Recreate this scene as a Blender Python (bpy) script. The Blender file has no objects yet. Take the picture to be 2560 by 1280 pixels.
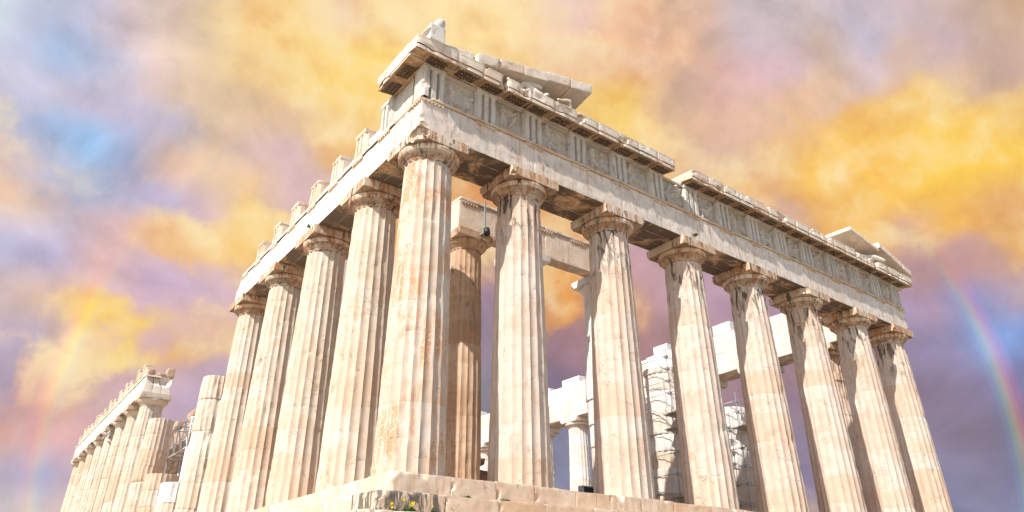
import bpy, math, random
import numpy as np
from mathutils import Matrix, Vector

# ------------------------------------------------------------------ camera
SC = bpy.context.scene
CAM_LOC = np.array([-8.3784, -16.1059, -3.3406])
YAW, PITCH, ROLL = -0.6417, 0.4608, -0.0007
FPX = 1785.0 / 2560.0
_c, _s = math.cos(YAW), math.sin(YAW)
CR = np.array([_c, _s, 0.0])
CF = np.array([-_s * math.cos(PITCH), _c * math.cos(PITCH), math.sin(PITCH)])
CU = np.cross(CR, CF)
cam = bpy.data.cameras.new('camera')
cam.sensor_width = 36.0
cam.lens = 36.0 * FPX
cam.clip_start = 0.1
cam.clip_end = 5000.0
camo = bpy.data.objects.new('camera', cam)
SC.collection.objects.link(camo)
M = Matrix(((CR[0], CU[0], -CF[0], CAM_LOC[0]), (CR[1], CU[1], -CF[1], CAM_LOC[1]),
            (CR[2], CU[2], -CF[2], CAM_LOC[2]), (0, 0, 0, 1)))
camo.matrix_world = M
SC.camera = camo

# ------------------------------------------------------------------ light
SC.view_settings.view_transform = 'Standard'
SC.view_settings.look = 'None'
SC.view_settings.gamma = 1.0
SC.view_settings.exposure = 0.5
EXPO = 0.5
SUN_EL = math.radians(43.0)
SUN_TH = math.radians(15.5)          # in front of the east facade line, from the south end
SUN_DIR = np.array([-math.cos(SUN_TH) * math.cos(SUN_EL), -math.sin(SUN_TH) * math.cos(SUN_EL), math.sin(SUN_EL)])
sl = bpy.data.lights.new('sun', 'SUN')
sl.energy = 4.8
sl.angle = math.radians(0.5)
sl.color = (1.0, 0.935, 0.865)
slo = bpy.data.objects.new('sun', sl)
SC.collection.objects.link(slo)
slo.rotation_euler = Vector(SUN_DIR).to_track_quat('Z', 'Y').to_euler()

# colours of the stormy sky, sampled over its azimuth and elevation
SKY = """10,20,205,215,225;100,60,185,190,215;220,100,172,192,228;60,110,195,190,210;215,160,170,190,230;30,260,180,180,212;110,230,205,190,205;
250,250,195,185,210;30,330,175,178,215;210,330,160,195,235;270,320,160,190,235;180,380,150,198,245;200,350,155,197,242;160,400,160,197,240;240,380,160,193,238;210,200,165,192,235;120,360,165,185,225;300,350,170,182,222;
60,400,205,195,215;10,480,240,205,175;120,460,210,190,200;230,420,170,195,230;250,480,185,185,215;400,370,180,185,220;380,330,185,180,215;
320,470,195,188,215;380,490,195,185,220;20,560,175,178,215;100,600,172,172,210;200,560,200,185,200;250,590,225,185,185;330,530,215,185,195;
60,650,185,178,210;160,640,180,172,205;20,700,195,180,195;120,720,225,190,170;330,660,180,170,210;300,700,215,175,190;380,620,240,195,150;
420,600,248,205,150;300,270,225,200,205;300,60,215,195,205;240,30,190,190,215;350,130,225,200,200;430,40,225,200,190;450,130,232,205,185;
520,60,240,208,165;600,60,250,213,150;700,60,252,218,150;660,120,252,215,145;560,100,238,205,165;500,190,228,200,175;400,200,225,200,200;
560,230,225,195,165;450,240,222,195,175;640,170,242,208,150;760,130,252,218,145;860,50,250,222,175;880,30,245,215,185;720,220,240,205,150;
620,240,228,200,165;820,200,252,215,125;880,250,252,208,110;830,260,248,205,130;500,300,245,212,178;540,310,245,212,175;590,290,225,195,165;
680,280,228,195,165;760,330,230,195,170;850,340,240,195,140;480,340,190,185,215;450,380,225,195,195;430,410,240,200,175;500,430,245,210,165;
480,370,200,188,210;570,390,228,195,180;640,400,225,190,185;700,400,212,182,190;600,440,250,212,145;650,470,245,205,150;690,470,215,182,185;
620,540,250,212,140;560,500,240,205,160;500,520,220,190,195;570,600,250,208,130;620,600,250,208,135;480,560,230,190,185;0,520,245,210,175;
250,700,235,190,180;130,700,230,195,175;240,780,252,212,120;170,770,245,205,145;100,760,225,190,175;310,830,250,215,125;280,860,248,215,130;
380,830,245,205,140;430,870,245,205,140;440,800,220,180,170;350,740,215,180,200;500,760,195,170,195;540,800,225,180,160;540,860,240,200,150;
60,800,205,190,205;10,770,235,200,180;20,830,215,195,205;60,880,180,168,205;20,930,175,165,195;110,880,200,175,195;120,940,225,170,165;150,865,245,195,172;190,905,250,205,155;95,1040,238,185,150;
200,880,240,205,160;170,950,225,185,165;250,930,225,180,175;350,930,215,175,180;450,940,205,170,180;500,940,190,165,190;480,1000,190,170,200;
300,1000,210,175,180;200,1030,205,170,185;60,1000,190,160,180;150,1060,220,170,170;60,1080,242,182,142;120,1100,215,170,165;20,1130,210,165,165;
150,1150,205,165,170;80,1180,165,165,195;20,1200,165,170,200;120,1220,165,160,190;30,1260,225,215,205;130,1250,250,195,150;160,1240,225,170,165;
950,30,252,222,165;930,120,253,218,130;880,180,253,215,120;1000,40,254,228,175;1150,30,254,228,175;1200,80,254,224,160;1300,60,254,226,175;
1300,130,252,222,160;1400,110,245,210,170;1450,40,230,195,185;1400,20,235,205,190;1500,60,246,200,165;1600,60,240,194,160;1550,110,242,198,158;
1700,100,236,190,158;1750,50,230,190,168;1500,200,235,195,160;1460,150,240,200,160;1600,180,228,185,165;1520,250,253,220,130;1550,280,253,218,120;
1590,330,250,208,130;1640,270,240,200,150;1700,280,228,190,165;1720,330,232,190,155;1850,30,212,195,200;1900,90,212,195,205;1870,140,215,180,195;
1920,170,205,178,200;2000,80,215,195,190;2100,60,208,195,215;2150,100,205,195,215;2250,40,208,190,205;2300,60,205,180,175;2450,30,200,172,155;
2540,40,215,180,150;2400,110,212,185,195;2330,130,205,178,175;2500,140,205,172,165;2180,150,210,190,205;2050,160,222,190,170;1980,200,232,190,165;
1850,190,235,185,165;1800,230,225,180,170;1850,260,232,190,165;1750,250,225,185,170;1950,260,235,190,150;2100,220,232,195,170;2250,200,225,190,165;
2350,230,228,195,155;2480,220,215,178,160;2540,250,225,185,140;2300,270,248,205,125;2350,290,252,210,105;2400,300,252,208,115;2520,300,250,205,105;
2550,330,252,208,100;2040,310,250,200,110;2050,340,252,205,105;1980,330,235,190,140;1900,310,225,185,165;1850,350,232,190,145;1800,370,220,180,165;
1870,430,242,195,135;1930,400,240,195,140;2040,430,253,205,105;2080,470,252,200,105;2000,480,245,195,125;1950,500,225,180,150;2000,530,205,165,160;
2100,530,235,185,120;2200,490,252,200,95;2200,420,250,195,100;2300,380,254,210,95;2380,420,255,212,90;2450,480,253,208,95;2330,470,253,208,100;
2500,420,253,208,95;2540,500,235,185,130;2170,560,250,195,100;2280,560,225,180,150;2310,540,215,165,165;2440,580,248,200,110;2380,540,250,200,110;
2520,600,235,185,120;2250,620,205,165,155;2350,640,210,165,150;2450,660,195,150,145;2500,680,225,180,130;2545,700,205,160,130;2440,700,155,155,200;
2480,740,150,155,205;2400,720,190,150,165;2350,720,195,155,162;2300,720,190,150,170;2280,800,165,150,185;2350,830,170,155,195;2420,820,160,158,205;
2540,800,130,165,225;2520,850,130,165,225;2550,900,120,145,205;2500,900,145,143,190;2420,920,155,150,195;2330,920,150,135,160;2400,1000,135,120,145;
2500,1000,135,125,160;2545,1020,130,120,150;2480,1100,140,125,145;2540,1150,130,120,140;2420,1150,140,130,155;2400,1200,145,145,180;
2450,1260,150,150,180;2420,960,140,125,150;2360,930,145,130,155;2540,1000,128,120,150;2380,1050,132,118,140;2540,1250,140,140,175;1160,460,225,160,105;1190,520,225,160,105;1200,650,215,165,130;1210,720,170,140,160;1210,800,150,132,152;
1208,1000,139,132,147;1400,560,230,175,120;1385,690,235,170,100;1420,800,235,170,100;1440,760,170,130,130;1370,780,190,140,120;1420,880,160,125,135;
1390,930,130,115,140;1400,1150,140,140,168;1620,620,210,170,180;1600,800,215,160,130;1620,730,200,160,165;1630,830,175,135,140;1780,700,200,165,185;
1790,760,200,165,185;1960,950,160,130,140;1960,1100,145,130,155;1890,1150,135,130,165;1870,1000,160,130,135;1720,830,165,130,135;1950,800,175,145,165;1760,730,200,165,185;1700,740,195,160,178;1800,790,195,160,178;1640,700,205,165,172;1240,470,222,160,110;1620,560,212,172,175;1900,1000,150,128,150;2560,560,215,165,130;0,860,190,172,200;20,1050,205,165,165;100,1000,200,165,170;2500,1200,135,125,150;2350,1100,136,122,146;2300,1000,138,122,145;2560,1200,135,130,165;2560,960,130,128,175;2440,870,160,150,190;2480,950,142,128,158;2560,1100,130,120,145"""
pts = np.array([[float(a) for a in r.split(',')] for r in SKY.replace('\n', '').split(';') if r.strip()])


def ray_dirs(u, v):
    d = CF[None] + CR[None] * ((u - 1280) / 1785.0)[:, None] + CU[None] * ((640 - v) / 1785.0)[:, None]
    return d / np.linalg.norm(d, axis=1)[:, None]


sky_d = ray_dirs(pts[:, 0], pts[:, 1])
sky_c = (pts[:, 2:] / 255.0)
sky_lin = np.where(sky_c <= 0.04045, sky_c / 12.92, ((sky_c + 0.055) / 1.055) ** 2.4)
FH = np.array([-math.sin(YAW), math.cos(YAW), 0.0])


lit_w = np.clip((sky_c[:, 0] - sky_c[:, 2]) * 255 - 38, 0, 80) / 80.0      # how much of that spot is sunlit cloud


def sky_at(az, el):
    """dusk background colour, sunlit cloud colour and cloud cover for directions of one elevation"""
    d = (np.cos(el) * np.cos(az))[:, None] * FH + (np.cos(el) * np.sin(az))[:, None] * CR
    d[:, 2] = np.sin(el)
    ang = np.degrees(np.arccos(np.clip(d @ sky_d.T, -1, 1)))
    w = 1.0 / (ang ** 2 + 0.5) ** 2.3
    wl, wb = w * (lit_w + 0.002), w * (1.002 - lit_w) ** 1.5
    return (wb @ sky_lin) / wb.sum(1)[:, None], (wl @ sky_lin) / wl.sum(1)[:, None], (w @ lit_w) / w.sum(1)


class NT:
    """small helper for writing node trees"""
    def __init__(s, tree):
        s.t = tree

    def new(s, typ, **kw):
        n = s.t.nodes.new(typ)
        for k, v in kw.items():
            setattr(n, k, v)
        return n

    def link(s, a, b):
        s.t.links.new(a, b)

    def put(s, sock, v):
        if isinstance(v, bpy.types.NodeSocket):
            s.link(v, sock)
        elif v is not None:
            if sock.type == 'RGBA' and len(v) == 3:
                v = (*v, 1.0)
            sock.default_value = v

    def math(s, op, a, b=None, c=None, clamp=False):
        n = s.new('ShaderNodeMath', operation=op, use_clamp=clamp)
        s.put(n.inputs[0], a)
        if b is not None:
            s.put(n.inputs[1], b)
        if c is not None:
            s.put(n.inputs[2], c)
        return n.outputs[0]

    def vec(s, op, a, b=None, scale=None):
        n = s.new('ShaderNodeVectorMath', operation=op)
        s.put(n.inputs[0], a)
        if b is not None:
            s.put(n.inputs[1], b)
        if scale is not None:
            s.put(n.inputs['Scale'], scale)
        return n.outputs['Value'] if op in ('DOT_PRODUCT', 'LENGTH') else n.outputs['Vector']

    def mix(s, f, a, b, blend='MIX'):
        n = s.new('ShaderNodeMix', data_type='RGBA', blend_type=blend)
        s.put(n.inputs[0], f)
        s.put(n.inputs[6], a)
        s.put(n.inputs[7], b)
        return n.outputs[2]

    def step(s, x, lo, hi, t0=0.0, t1=1.0):
        n = s.new('ShaderNodeMapRange', interpolation_type='SMOOTHSTEP')
        for i, v in enumerate((x, lo, hi, t0, t1)):
            s.put(n.inputs[i], v)
        return n.outputs[0]

    def noise(s, v, scale, detail=4.0, rough=0.55, dist=0.0, out=0):
        n = s.new('ShaderNodeTexNoise')
        s.put(n.inputs['Vector'], v)
        n.inputs['Scale'].default_value = scale
        n.inputs['Detail'].default_value = detail
        n.inputs['Roughness'].default_value = rough
        n.inputs['Distortion'].default_value = dist
        return n.outputs[out]

    def mapping(s, v, scale=(1, 1, 1), loc=(0, 0, 0)):
        n = s.new('ShaderNodeMapping')
        s.put(n.inputs['Vector'], v)
        n.inputs['Scale'].default_value = scale
        n.inputs['Location'].default_value = loc
        return n.outputs[0]

    def ramp(s, f, stops, interp='LINEAR'):
        n = s.new('ShaderNodeValToRGB')
        e = n.color_ramp.elements
        n.color_ramp.interpolation = interp
        while len(e) < len(stops):
            e.new(0.5)
        for k, (p, c) in enumerate(stops):
            e[k].position = p
            e[k].color = (c[0], c[1], c[2], 1.0)
        s.put(n.inputs[0], f)
        return n.outputs[0]


def build_world():
    w = bpy.data.worlds.new('World')
    SC.world = w
    w.use_nodes = True
    t = w.node_tree
    t.nodes.clear()
    N = NT(t)
    out = N.new('ShaderNodeOutputWorld')
    bg = N.new('ShaderNodeBackground')
    bg.inputs['Strength'].default_value = 0.11
    N.link(bg.outputs[0], out.inputs[0])
    sky = N.new('ShaderNodeTexSky', sky_type='NISHITA')
    sky.sun_disc = False
    sky.sun_elevation = SUN_EL
    sky.sun_rotation = math.atan2(SUN_DIR[0], SUN_DIR[1])
    gen = N.new('ShaderNodeTexCoord').outputs['Generated']
    # turbulent air: the direction is stirred by noise before the cloud colours are looked up
    w1 = N.vec('SUBTRACT', N.noise(gen, 6.0, 5.0, 0.5, 0.0, 1), (0.5, 0.5, 0.5))
    d = N.vec('NORMALIZE', N.vec('ADD', gen, N.vec('SCALE', w1, scale=0.055)))
    az = N.math('ARCTAN2', N.vec('DOT_PRODUCT', d, tuple(CR)), N.vec('DOT_PRODUCT', d, tuple(FH)))
    sep = N.new('ShaderNodeSeparateXYZ')
    N.link(d, sep.inputs[0])
    el = N.math('ARCSINE', N.math('MINIMUM', N.math('MAXIMUM', sep.outputs[2], -1.0), 1.0))
    AZ = math.radians(48)
    f = N.math('MULTIPLY_ADD', az, 0.5 / AZ, 0.5, clamp=True)
    els = np.radians(np.linspace(5, 47, 16))
    azs = np.linspace(-AZ, AZ, 32)
    bgc = litc = cov = None
    for j, e in enumerate(els):
        cb, cl, cm = sky_at(azs, np.full(32, e))
        pos = [(a + AZ) / (2 * AZ) for a in azs]
        r1, r2 = N.ramp(f, list(zip(pos, cb))), N.ramp(f, list(zip(pos, cl)))
        r3 = N.ramp(f, list(zip(pos, [(m, m, m) for m in cm])))
        if j == 0:
            bgc, litc, cov = r1, r2, r3
        else:
            t = N.step(el, float(els[j - 1]), float(e))
            bgc, litc, cov = N.mix(t, bgc, r1), N.mix(t, litc, r2), N.mix(t, cov, r3)
    # billowing sunlit clouds with torn edges in front of the dusky layer
    wob = N.vec('SUBTRACT', N.noise(gen, 9.0, 3.0, 0.5, 0.0, 1), (0.5, 0.5, 0.5))
    pa = N.vec('ADD', N.mapping(gen, (1, 1, 1), (7, 2, 1)), N.vec('SCALE', wob, scale=0.06))
    n1 = N.noise(pa, 6.5, 8.0, 0.54, 0.0)
    lit = tuple(float(v) for v in (CR * 0.012 + np.array([0, 0, 1.0]) * 0.026))
    n1b = N.noise(N.vec('ADD', pa, lit), 6.5, 8.0, 0.50, 0.0)
    soft = N.step(N.noise(N.mapping(gen, (1, 1, 1), (3, 9, 4)), 3.0, 2.0, 0.5), 0.35, 0.65, 0.12, 0.36)
    x = N.math('SUBTRACT', N.math('MULTIPLY_ADD', N.math('SUBTRACT', n1, 0.5), 2.9, N.math('MULTIPLY_ADD', cov, 1.2, -0.03)), 0.5)
    msk = N.step(N.math('DIVIDE', x, soft), -1.0, 1.0)
    rim = N.math('MULTIPLY', N.math('SUBTRACT', n1, n1b), 9.0)
    up = N.math('MULTIPLY', N.math('MAXIMUM', rim, 0.0), 0.9, clamp=True)
    dn = N.math('MULTIPLY', N.math('MAXIMUM', N.math('MULTIPLY', rim, -1.0), 0.0), 0.9, clamp=True)
    litc = N.mix(up, litc, N.mix(0.6, litc, (1.0, 0.85, 0.50)))
    litc = N.mix(dn, litc, N.mix(1.0, litc, (0.90, 0.76, 0.66), 'MULTIPLY'))
    n2 = N.noise(N.mapping(gen, (1, 1, 1.0), (1, 8, 3)), 6.0, 7.0, 0.55, 0.25)
    n3 = N.noise(N.mapping(gen, (1, 1, 1.0), (1, 8, 3.03)), 6.0, 7.0, 0.53, 0.25)
    bgc = N.vec('SCALE', bgc, scale=N.math('ADD', N.math('MULTIPLY_ADD', n2, 0.5, 0.74), N.math('MULTIPLY', N.math('SUBTRACT', n2, n3), 1.1)))
    bgc = N.vec('MULTIPLY', bgc, (1.0, 1.01, 0.975))
    col = N.mix(msk, bgc, litc)
    # rainbow: a cone of directions round its axis
    ax = np.array([0.60317798, 0.77890092, 0.1717256])
    ang = N.math('DEGREES', N.math('ARCCOSINE', N.vec('DOT_PRODUCT', gen, tuple(ax))))
    t0 = N.math('MULTIPLY_ADD', N.math('SUBTRACT', ang, 33.5), 1 / 2.4, 0.5, clamp=True)
    rb = N.ramp(t0, [(0, (0, 0, 0)), (0.2, (0.0, 0.03, 0.06)), (0.34, (0.0, 0.15, 0.21)), (0.46, (0.14, 0.36, 0.10)),
                     (0.56, (0.46, 0.34, 0.0)), (0.67, (0.55, 0.12, 0.0)), (0.78, (0.30, 0.02, 0.06)), (1, (0, 0, 0))], 'EASE')
    sg = N.new('ShaderNodeSeparateXYZ')
    N.link(gen, sg.inputs[0])
    st = N.step(sg.outputs[2], 0.25, 0.40, 0.52, 0.08)
    st = N.math('MULTIPLY', st, N.step(az, -0.35, 0.1, 0.8, 1.0))
    st = N.math('MULTIPLY', st, N.step(N.noise(gen, 4.0, 2.0), 0.3, 0.62, 0.45, 1.0))
    col = N.vec('ADD', col, N.vec('SCALE', rb, scale=st))
    col = N.vec('SCALE', col, scale=1 / 0.11 / 2 ** EXPO)
    # beyond the cloud bank the sky is the clear blue of the sky model
    fade = N.math('MULTIPLY', N.step(N.math('ABSOLUTE', az), 0.9, 1.35, 1.0, 0.0), N.step(el, 0.9, 1.25, 1.0, 0.0))
    full = N.mix(fade, sky.outputs[0], col)
    N.link(full, bg.inputs['Color'])
    w.cycles.sampling_method = 'MANUAL'
    w.cycles.sample_map_resolution = 512


build_world()

# ------------------------------------------------------------------ numpy noise
def _h(ix, iy, iz, seed):
    n = (ix * 374761393 + iy * 668265263 + iz * 1440662683 + seed * 974634777) & 0xFFFFFFFF
    n = ((n ^ (n >> 13)) * 1274126177) & 0xFFFFFFFF
    n = n ^ (n >> 16)
    return (n & 0xFFFF) / 32767.5 - 1.0


def vn(P, seed=0):
    F = np.floor(P)
    I = F.astype(np.int64)
    f = P - F
    f = f * f * (3 - 2 * f)
    x, y, z = I[:, 0], I[:, 1], I[:, 2]
    fx, fy, fz = f[:, 0], f[:, 1], f[:, 2]
    r = 0
    for a in (0, 1):
        for b in (0, 1):
            for c in (0, 1):
                r = r + _h(x + a, y + b, z + c, seed) * (fx if a else 1 - fx) * (fy if b else 1 - fy) * (fz if c else 1 - fz)
    return r


def fbm(P, o=3, seed=0):
    r, a, s = 0, 0.5, 1.0
    for k in range(o):
        r = r + a * vn(P * s + k * 17.3, seed + k)
        s *= 2.03
        a *= 0.5
    return r * 1.15


# ------------------------------------------------------------------ mesh helpers
def warp(P):
    """the temple's real curvature and inward lean"""
    P = np.asarray(P, float)
    x, y, z = P[:, 0], P[:, 1], P[:, 2]
    dz = -(0.067 * ((x - 15.44) / 15.44) ** 2 + 0.11 * ((y - 34.75) / 34.75) ** 2)
    kx = np.clip((15.44 - x) / 6, -1, 1)
    ky = np.clip((34.75 - y) / 6, -1, 1)
    zz = np.maximum(z, 0)
    return np.stack([x + 0.007 * zz * kx, y + 0.007 * zz * ky, z + dz], 1)


def mk(name, V, F, mats, parent=None, loc=(0, 0, 0), mi=None, sharp=None, smooth=True):
    """link one mesh of quads"""
    me = bpy.data.meshes.new(name)
    V = np.asarray(V, np.float32) - np.asarray(loc, np.float32)
    F = np.asarray(F, np.int32)
    me.vertices.add(len(V))
    me.vertices.foreach_set('co', V.ravel())
    k = F.shape[1]
    me.loops.add(F.size)
    me.loops.foreach_set('vertex_index', F.ravel())
    me.polygons.add(len(F))
    me.polygons.foreach_set('loop_start', np.arange(0, F.size, k, dtype=np.int32))
    me.polygons.foreach_set('loop_total', np.full(len(F), k, np.int32))
    me.update(calc_edges=True)
    for m in (mats if isinstance(mats, (list, tuple)) else [mats]):
        me.materials.append(m)
    if mi is not None:
        me.polygons.foreach_set('material_index', np.asarray(mi, np.int32))
    me.polygons.foreach_set('use_smooth', np.full(len(F), smooth))
    if sharp is not None:
        E = np.empty(len(me.edges) * 2, np.int32)
        me.edges.foreach_get('vertices', E)
        E = E.reshape(-1, 2)
        at = me.attributes.new('sharp_edge', 'BOOLEAN', 'EDGE')
        at.data.foreach_set('value', sharp(E))
    me.update()
    o = bpy.data.objects.new(name, me)
    SC.collection.objects.link(o)
    if parent is not None:
        o.parent = parent
    else:
        o.location = loc
    return o


def thing(name, label, cat, loc=(0, 0, 0), group=None):
    o = bpy.data.objects.new(name, None)
    o.empty_display_size = 0.3
    SC.collection.objects.link(o)
    o.location = loc
    return tag(o, label, cat, group)


def tag(o, label, cat, group=None):
    o['label'] = label
    o['kind'] = 'thing'
    o['category'] = cat
    if group:
        o['group'] = group
    return o


def box_grid(lo, hi, res):
    """surface grid of a box, outward quads"""
    lo, hi = np.asarray(lo, float), np.asarray(hi, float)
    ext = hi - lo
    n = [max(3, int(math.ceil(e / res)) + 2) for e in ext]

    def ticks(i):
        b = min(0.03, ext[i] * 0.2)
        inner = np.linspace(lo[i] + b, hi[i] - b, n[i] - 1)
        return np.concatenate([[lo[i]], inner, [hi[i]]])
    T = [ticks(i) for i in range(3)]
    Vs, Fs, off = [], [], 0
    for ax in range(3):
        a, b = (ax + 1) % 3, (ax + 2) % 3
        A, B = np.meshgrid(T[a], T[b], indexing='ij')
        na, nb = A.shape
        idx = np.arange(na * nb).reshape(na, nb)
        q = np.stack([idx[:-1, :-1], idx[1:, :-1], idx[1:, 1:], idx[:-1, 1:]], -1).reshape(-1, 4)
        for side in (0, 1):
            P = np.empty((na * nb, 3))
            P[:, a] = A.ravel()
            P[:, b] = B.ravel()
            P[:, ax] = hi[ax] if side else lo[ax]
            Vs.append(P)
            Fs.append((q if side else q[:, ::-1]) + off)
            off += na * nb
    return np.concatenate(Vs), np.concatenate(Fs)


def block(lo, hi, res=0.1, wear=0.02, seed=0, amp=0.004, chips=(), big=0.0):
    """a stone block: rounded, chipped edges and a faintly uneven face"""
    V, F = box_grid(lo, hi, res)
    c = (np.asarray(lo) + np.asarray(hi)) / 2
    h = (np.asarray(hi) - np.asarray(lo)) / 2
    S = V + seed * 3.71
    n1 = fbm(S * 3.1, 3, seed)
    n2 = fbm(S * 1.1, 2, seed + 9)
    r = wear * (0.35 + 1.5 * np.maximum(0, n1 + 0.1)) + big * np.maximum(0, n2 - 0.12) * 2.2
    r = np.minimum(r, h.min() * 0.95)[:, None]
    p = V - c
    q = np.clip(p, -(h - r), h - r)
    d = p - q
    L = np.linalg.norm(d, axis=1)[:, None]
    p = q + np.where(L > 1e-9, d / np.maximum(L, 1e-9) * r, 0)
    n = d / np.maximum(L, 1e-9)
    p = p + n * (fbm(S * 5.0, 3, seed + 3) * amp * 2 + np.minimum(0, fbm(S * 1.7, 2, seed + 5)) * amp * 2)[:, None]
    V = p + c
    for (cx, cy, cz, R) in chips:
        V = carve(V, (cx, cy, cz), R, seed)
    return V, F


def carve(V, c, R, seed=0):
    d = V - np.asarray(c, float)
    L = np.linalg.norm(d, axis=1)
    Rn = R * (1 + 0.5 * fbm(V * 5.0, 3, seed + 31))
    m = L < Rn
    V = V.copy()
    V[m] = np.asarray(c) + d[m] / np.maximum(L[m], 1e-6)[:, None] * Rn[m][:, None]
    return V


class Acc:
    def __init__(s):
        s.V, s.F, s.n = [], [], 0

    def add(s, V, F):
        s.V.append(np.asarray(V, float))
        s.F.append(np.asarray(F, np.int64) + s.n)
        s.n += len(V)
        return s

    def get(s):
        return np.concatenate(s.V), np.concatenate(s.F)


def tube(p0, p1, r, n=8):
    p0, p1 = np.asarray(p0, float), np.asarray(p1, float)
    d = p1 - p0
    d /= np.linalg.norm(d)
    u = np.cross(d, [0, 0, 1.0] if abs(d[2]) < 0.9 else [1.0, 0, 0])
    u /= np.linalg.norm(u)
    w = np.cross(d, u)
    a = np.arange(n) * 2 * math.pi / n
    ring = np.cos(a)[:, None] * u + np.sin(a)[:, None] * w
    V = np.concatenate([p0 + ring * r, p1 + ring * r, p0 + ring * 1e-4, p1 + ring * 1e-4])
    i = np.arange(n)
    j = (i + 1) % n
    F = np.concatenate([np.stack([i, j, j + n, i + n], 1), np.stack([i + 2 * n, j + 2 * n, j, i], 1),
                        np.stack([i + n, j + n, j + 3 * n, i + 3 * n], 1)])
    return V, F


def loft(sections):
    """rings of equal length joined into a tube, closed at both ends"""
    n = len(sections[0])
    V = np.concatenate(sections + [np.repeat(sections[0].mean(0)[None], n, 0) * 0.999 + sections[0] * 0.001,
                                   np.repeat(sections[-1].mean(0)[None], n, 0) * 0.999 + sections[-1] * 0.001])
    i = np.arange(n)
    j = (i + 1) % n
    F = []
    k = len(sections)
    for s in range(k - 1):
        F.append(np.stack([i + s * n, j + s * n, j + (s + 1) * n, i + (s + 1) * n], 1))
    F.append(np.stack([i + k * n, j + k * n, j, i], 1))
    F.append(np.stack([i + (k - 1) * n, j + (k - 1) * n, j + (k + 1) * n, i + (k + 1) * n], 1))
    return V, np.concatenate(F)


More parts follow.
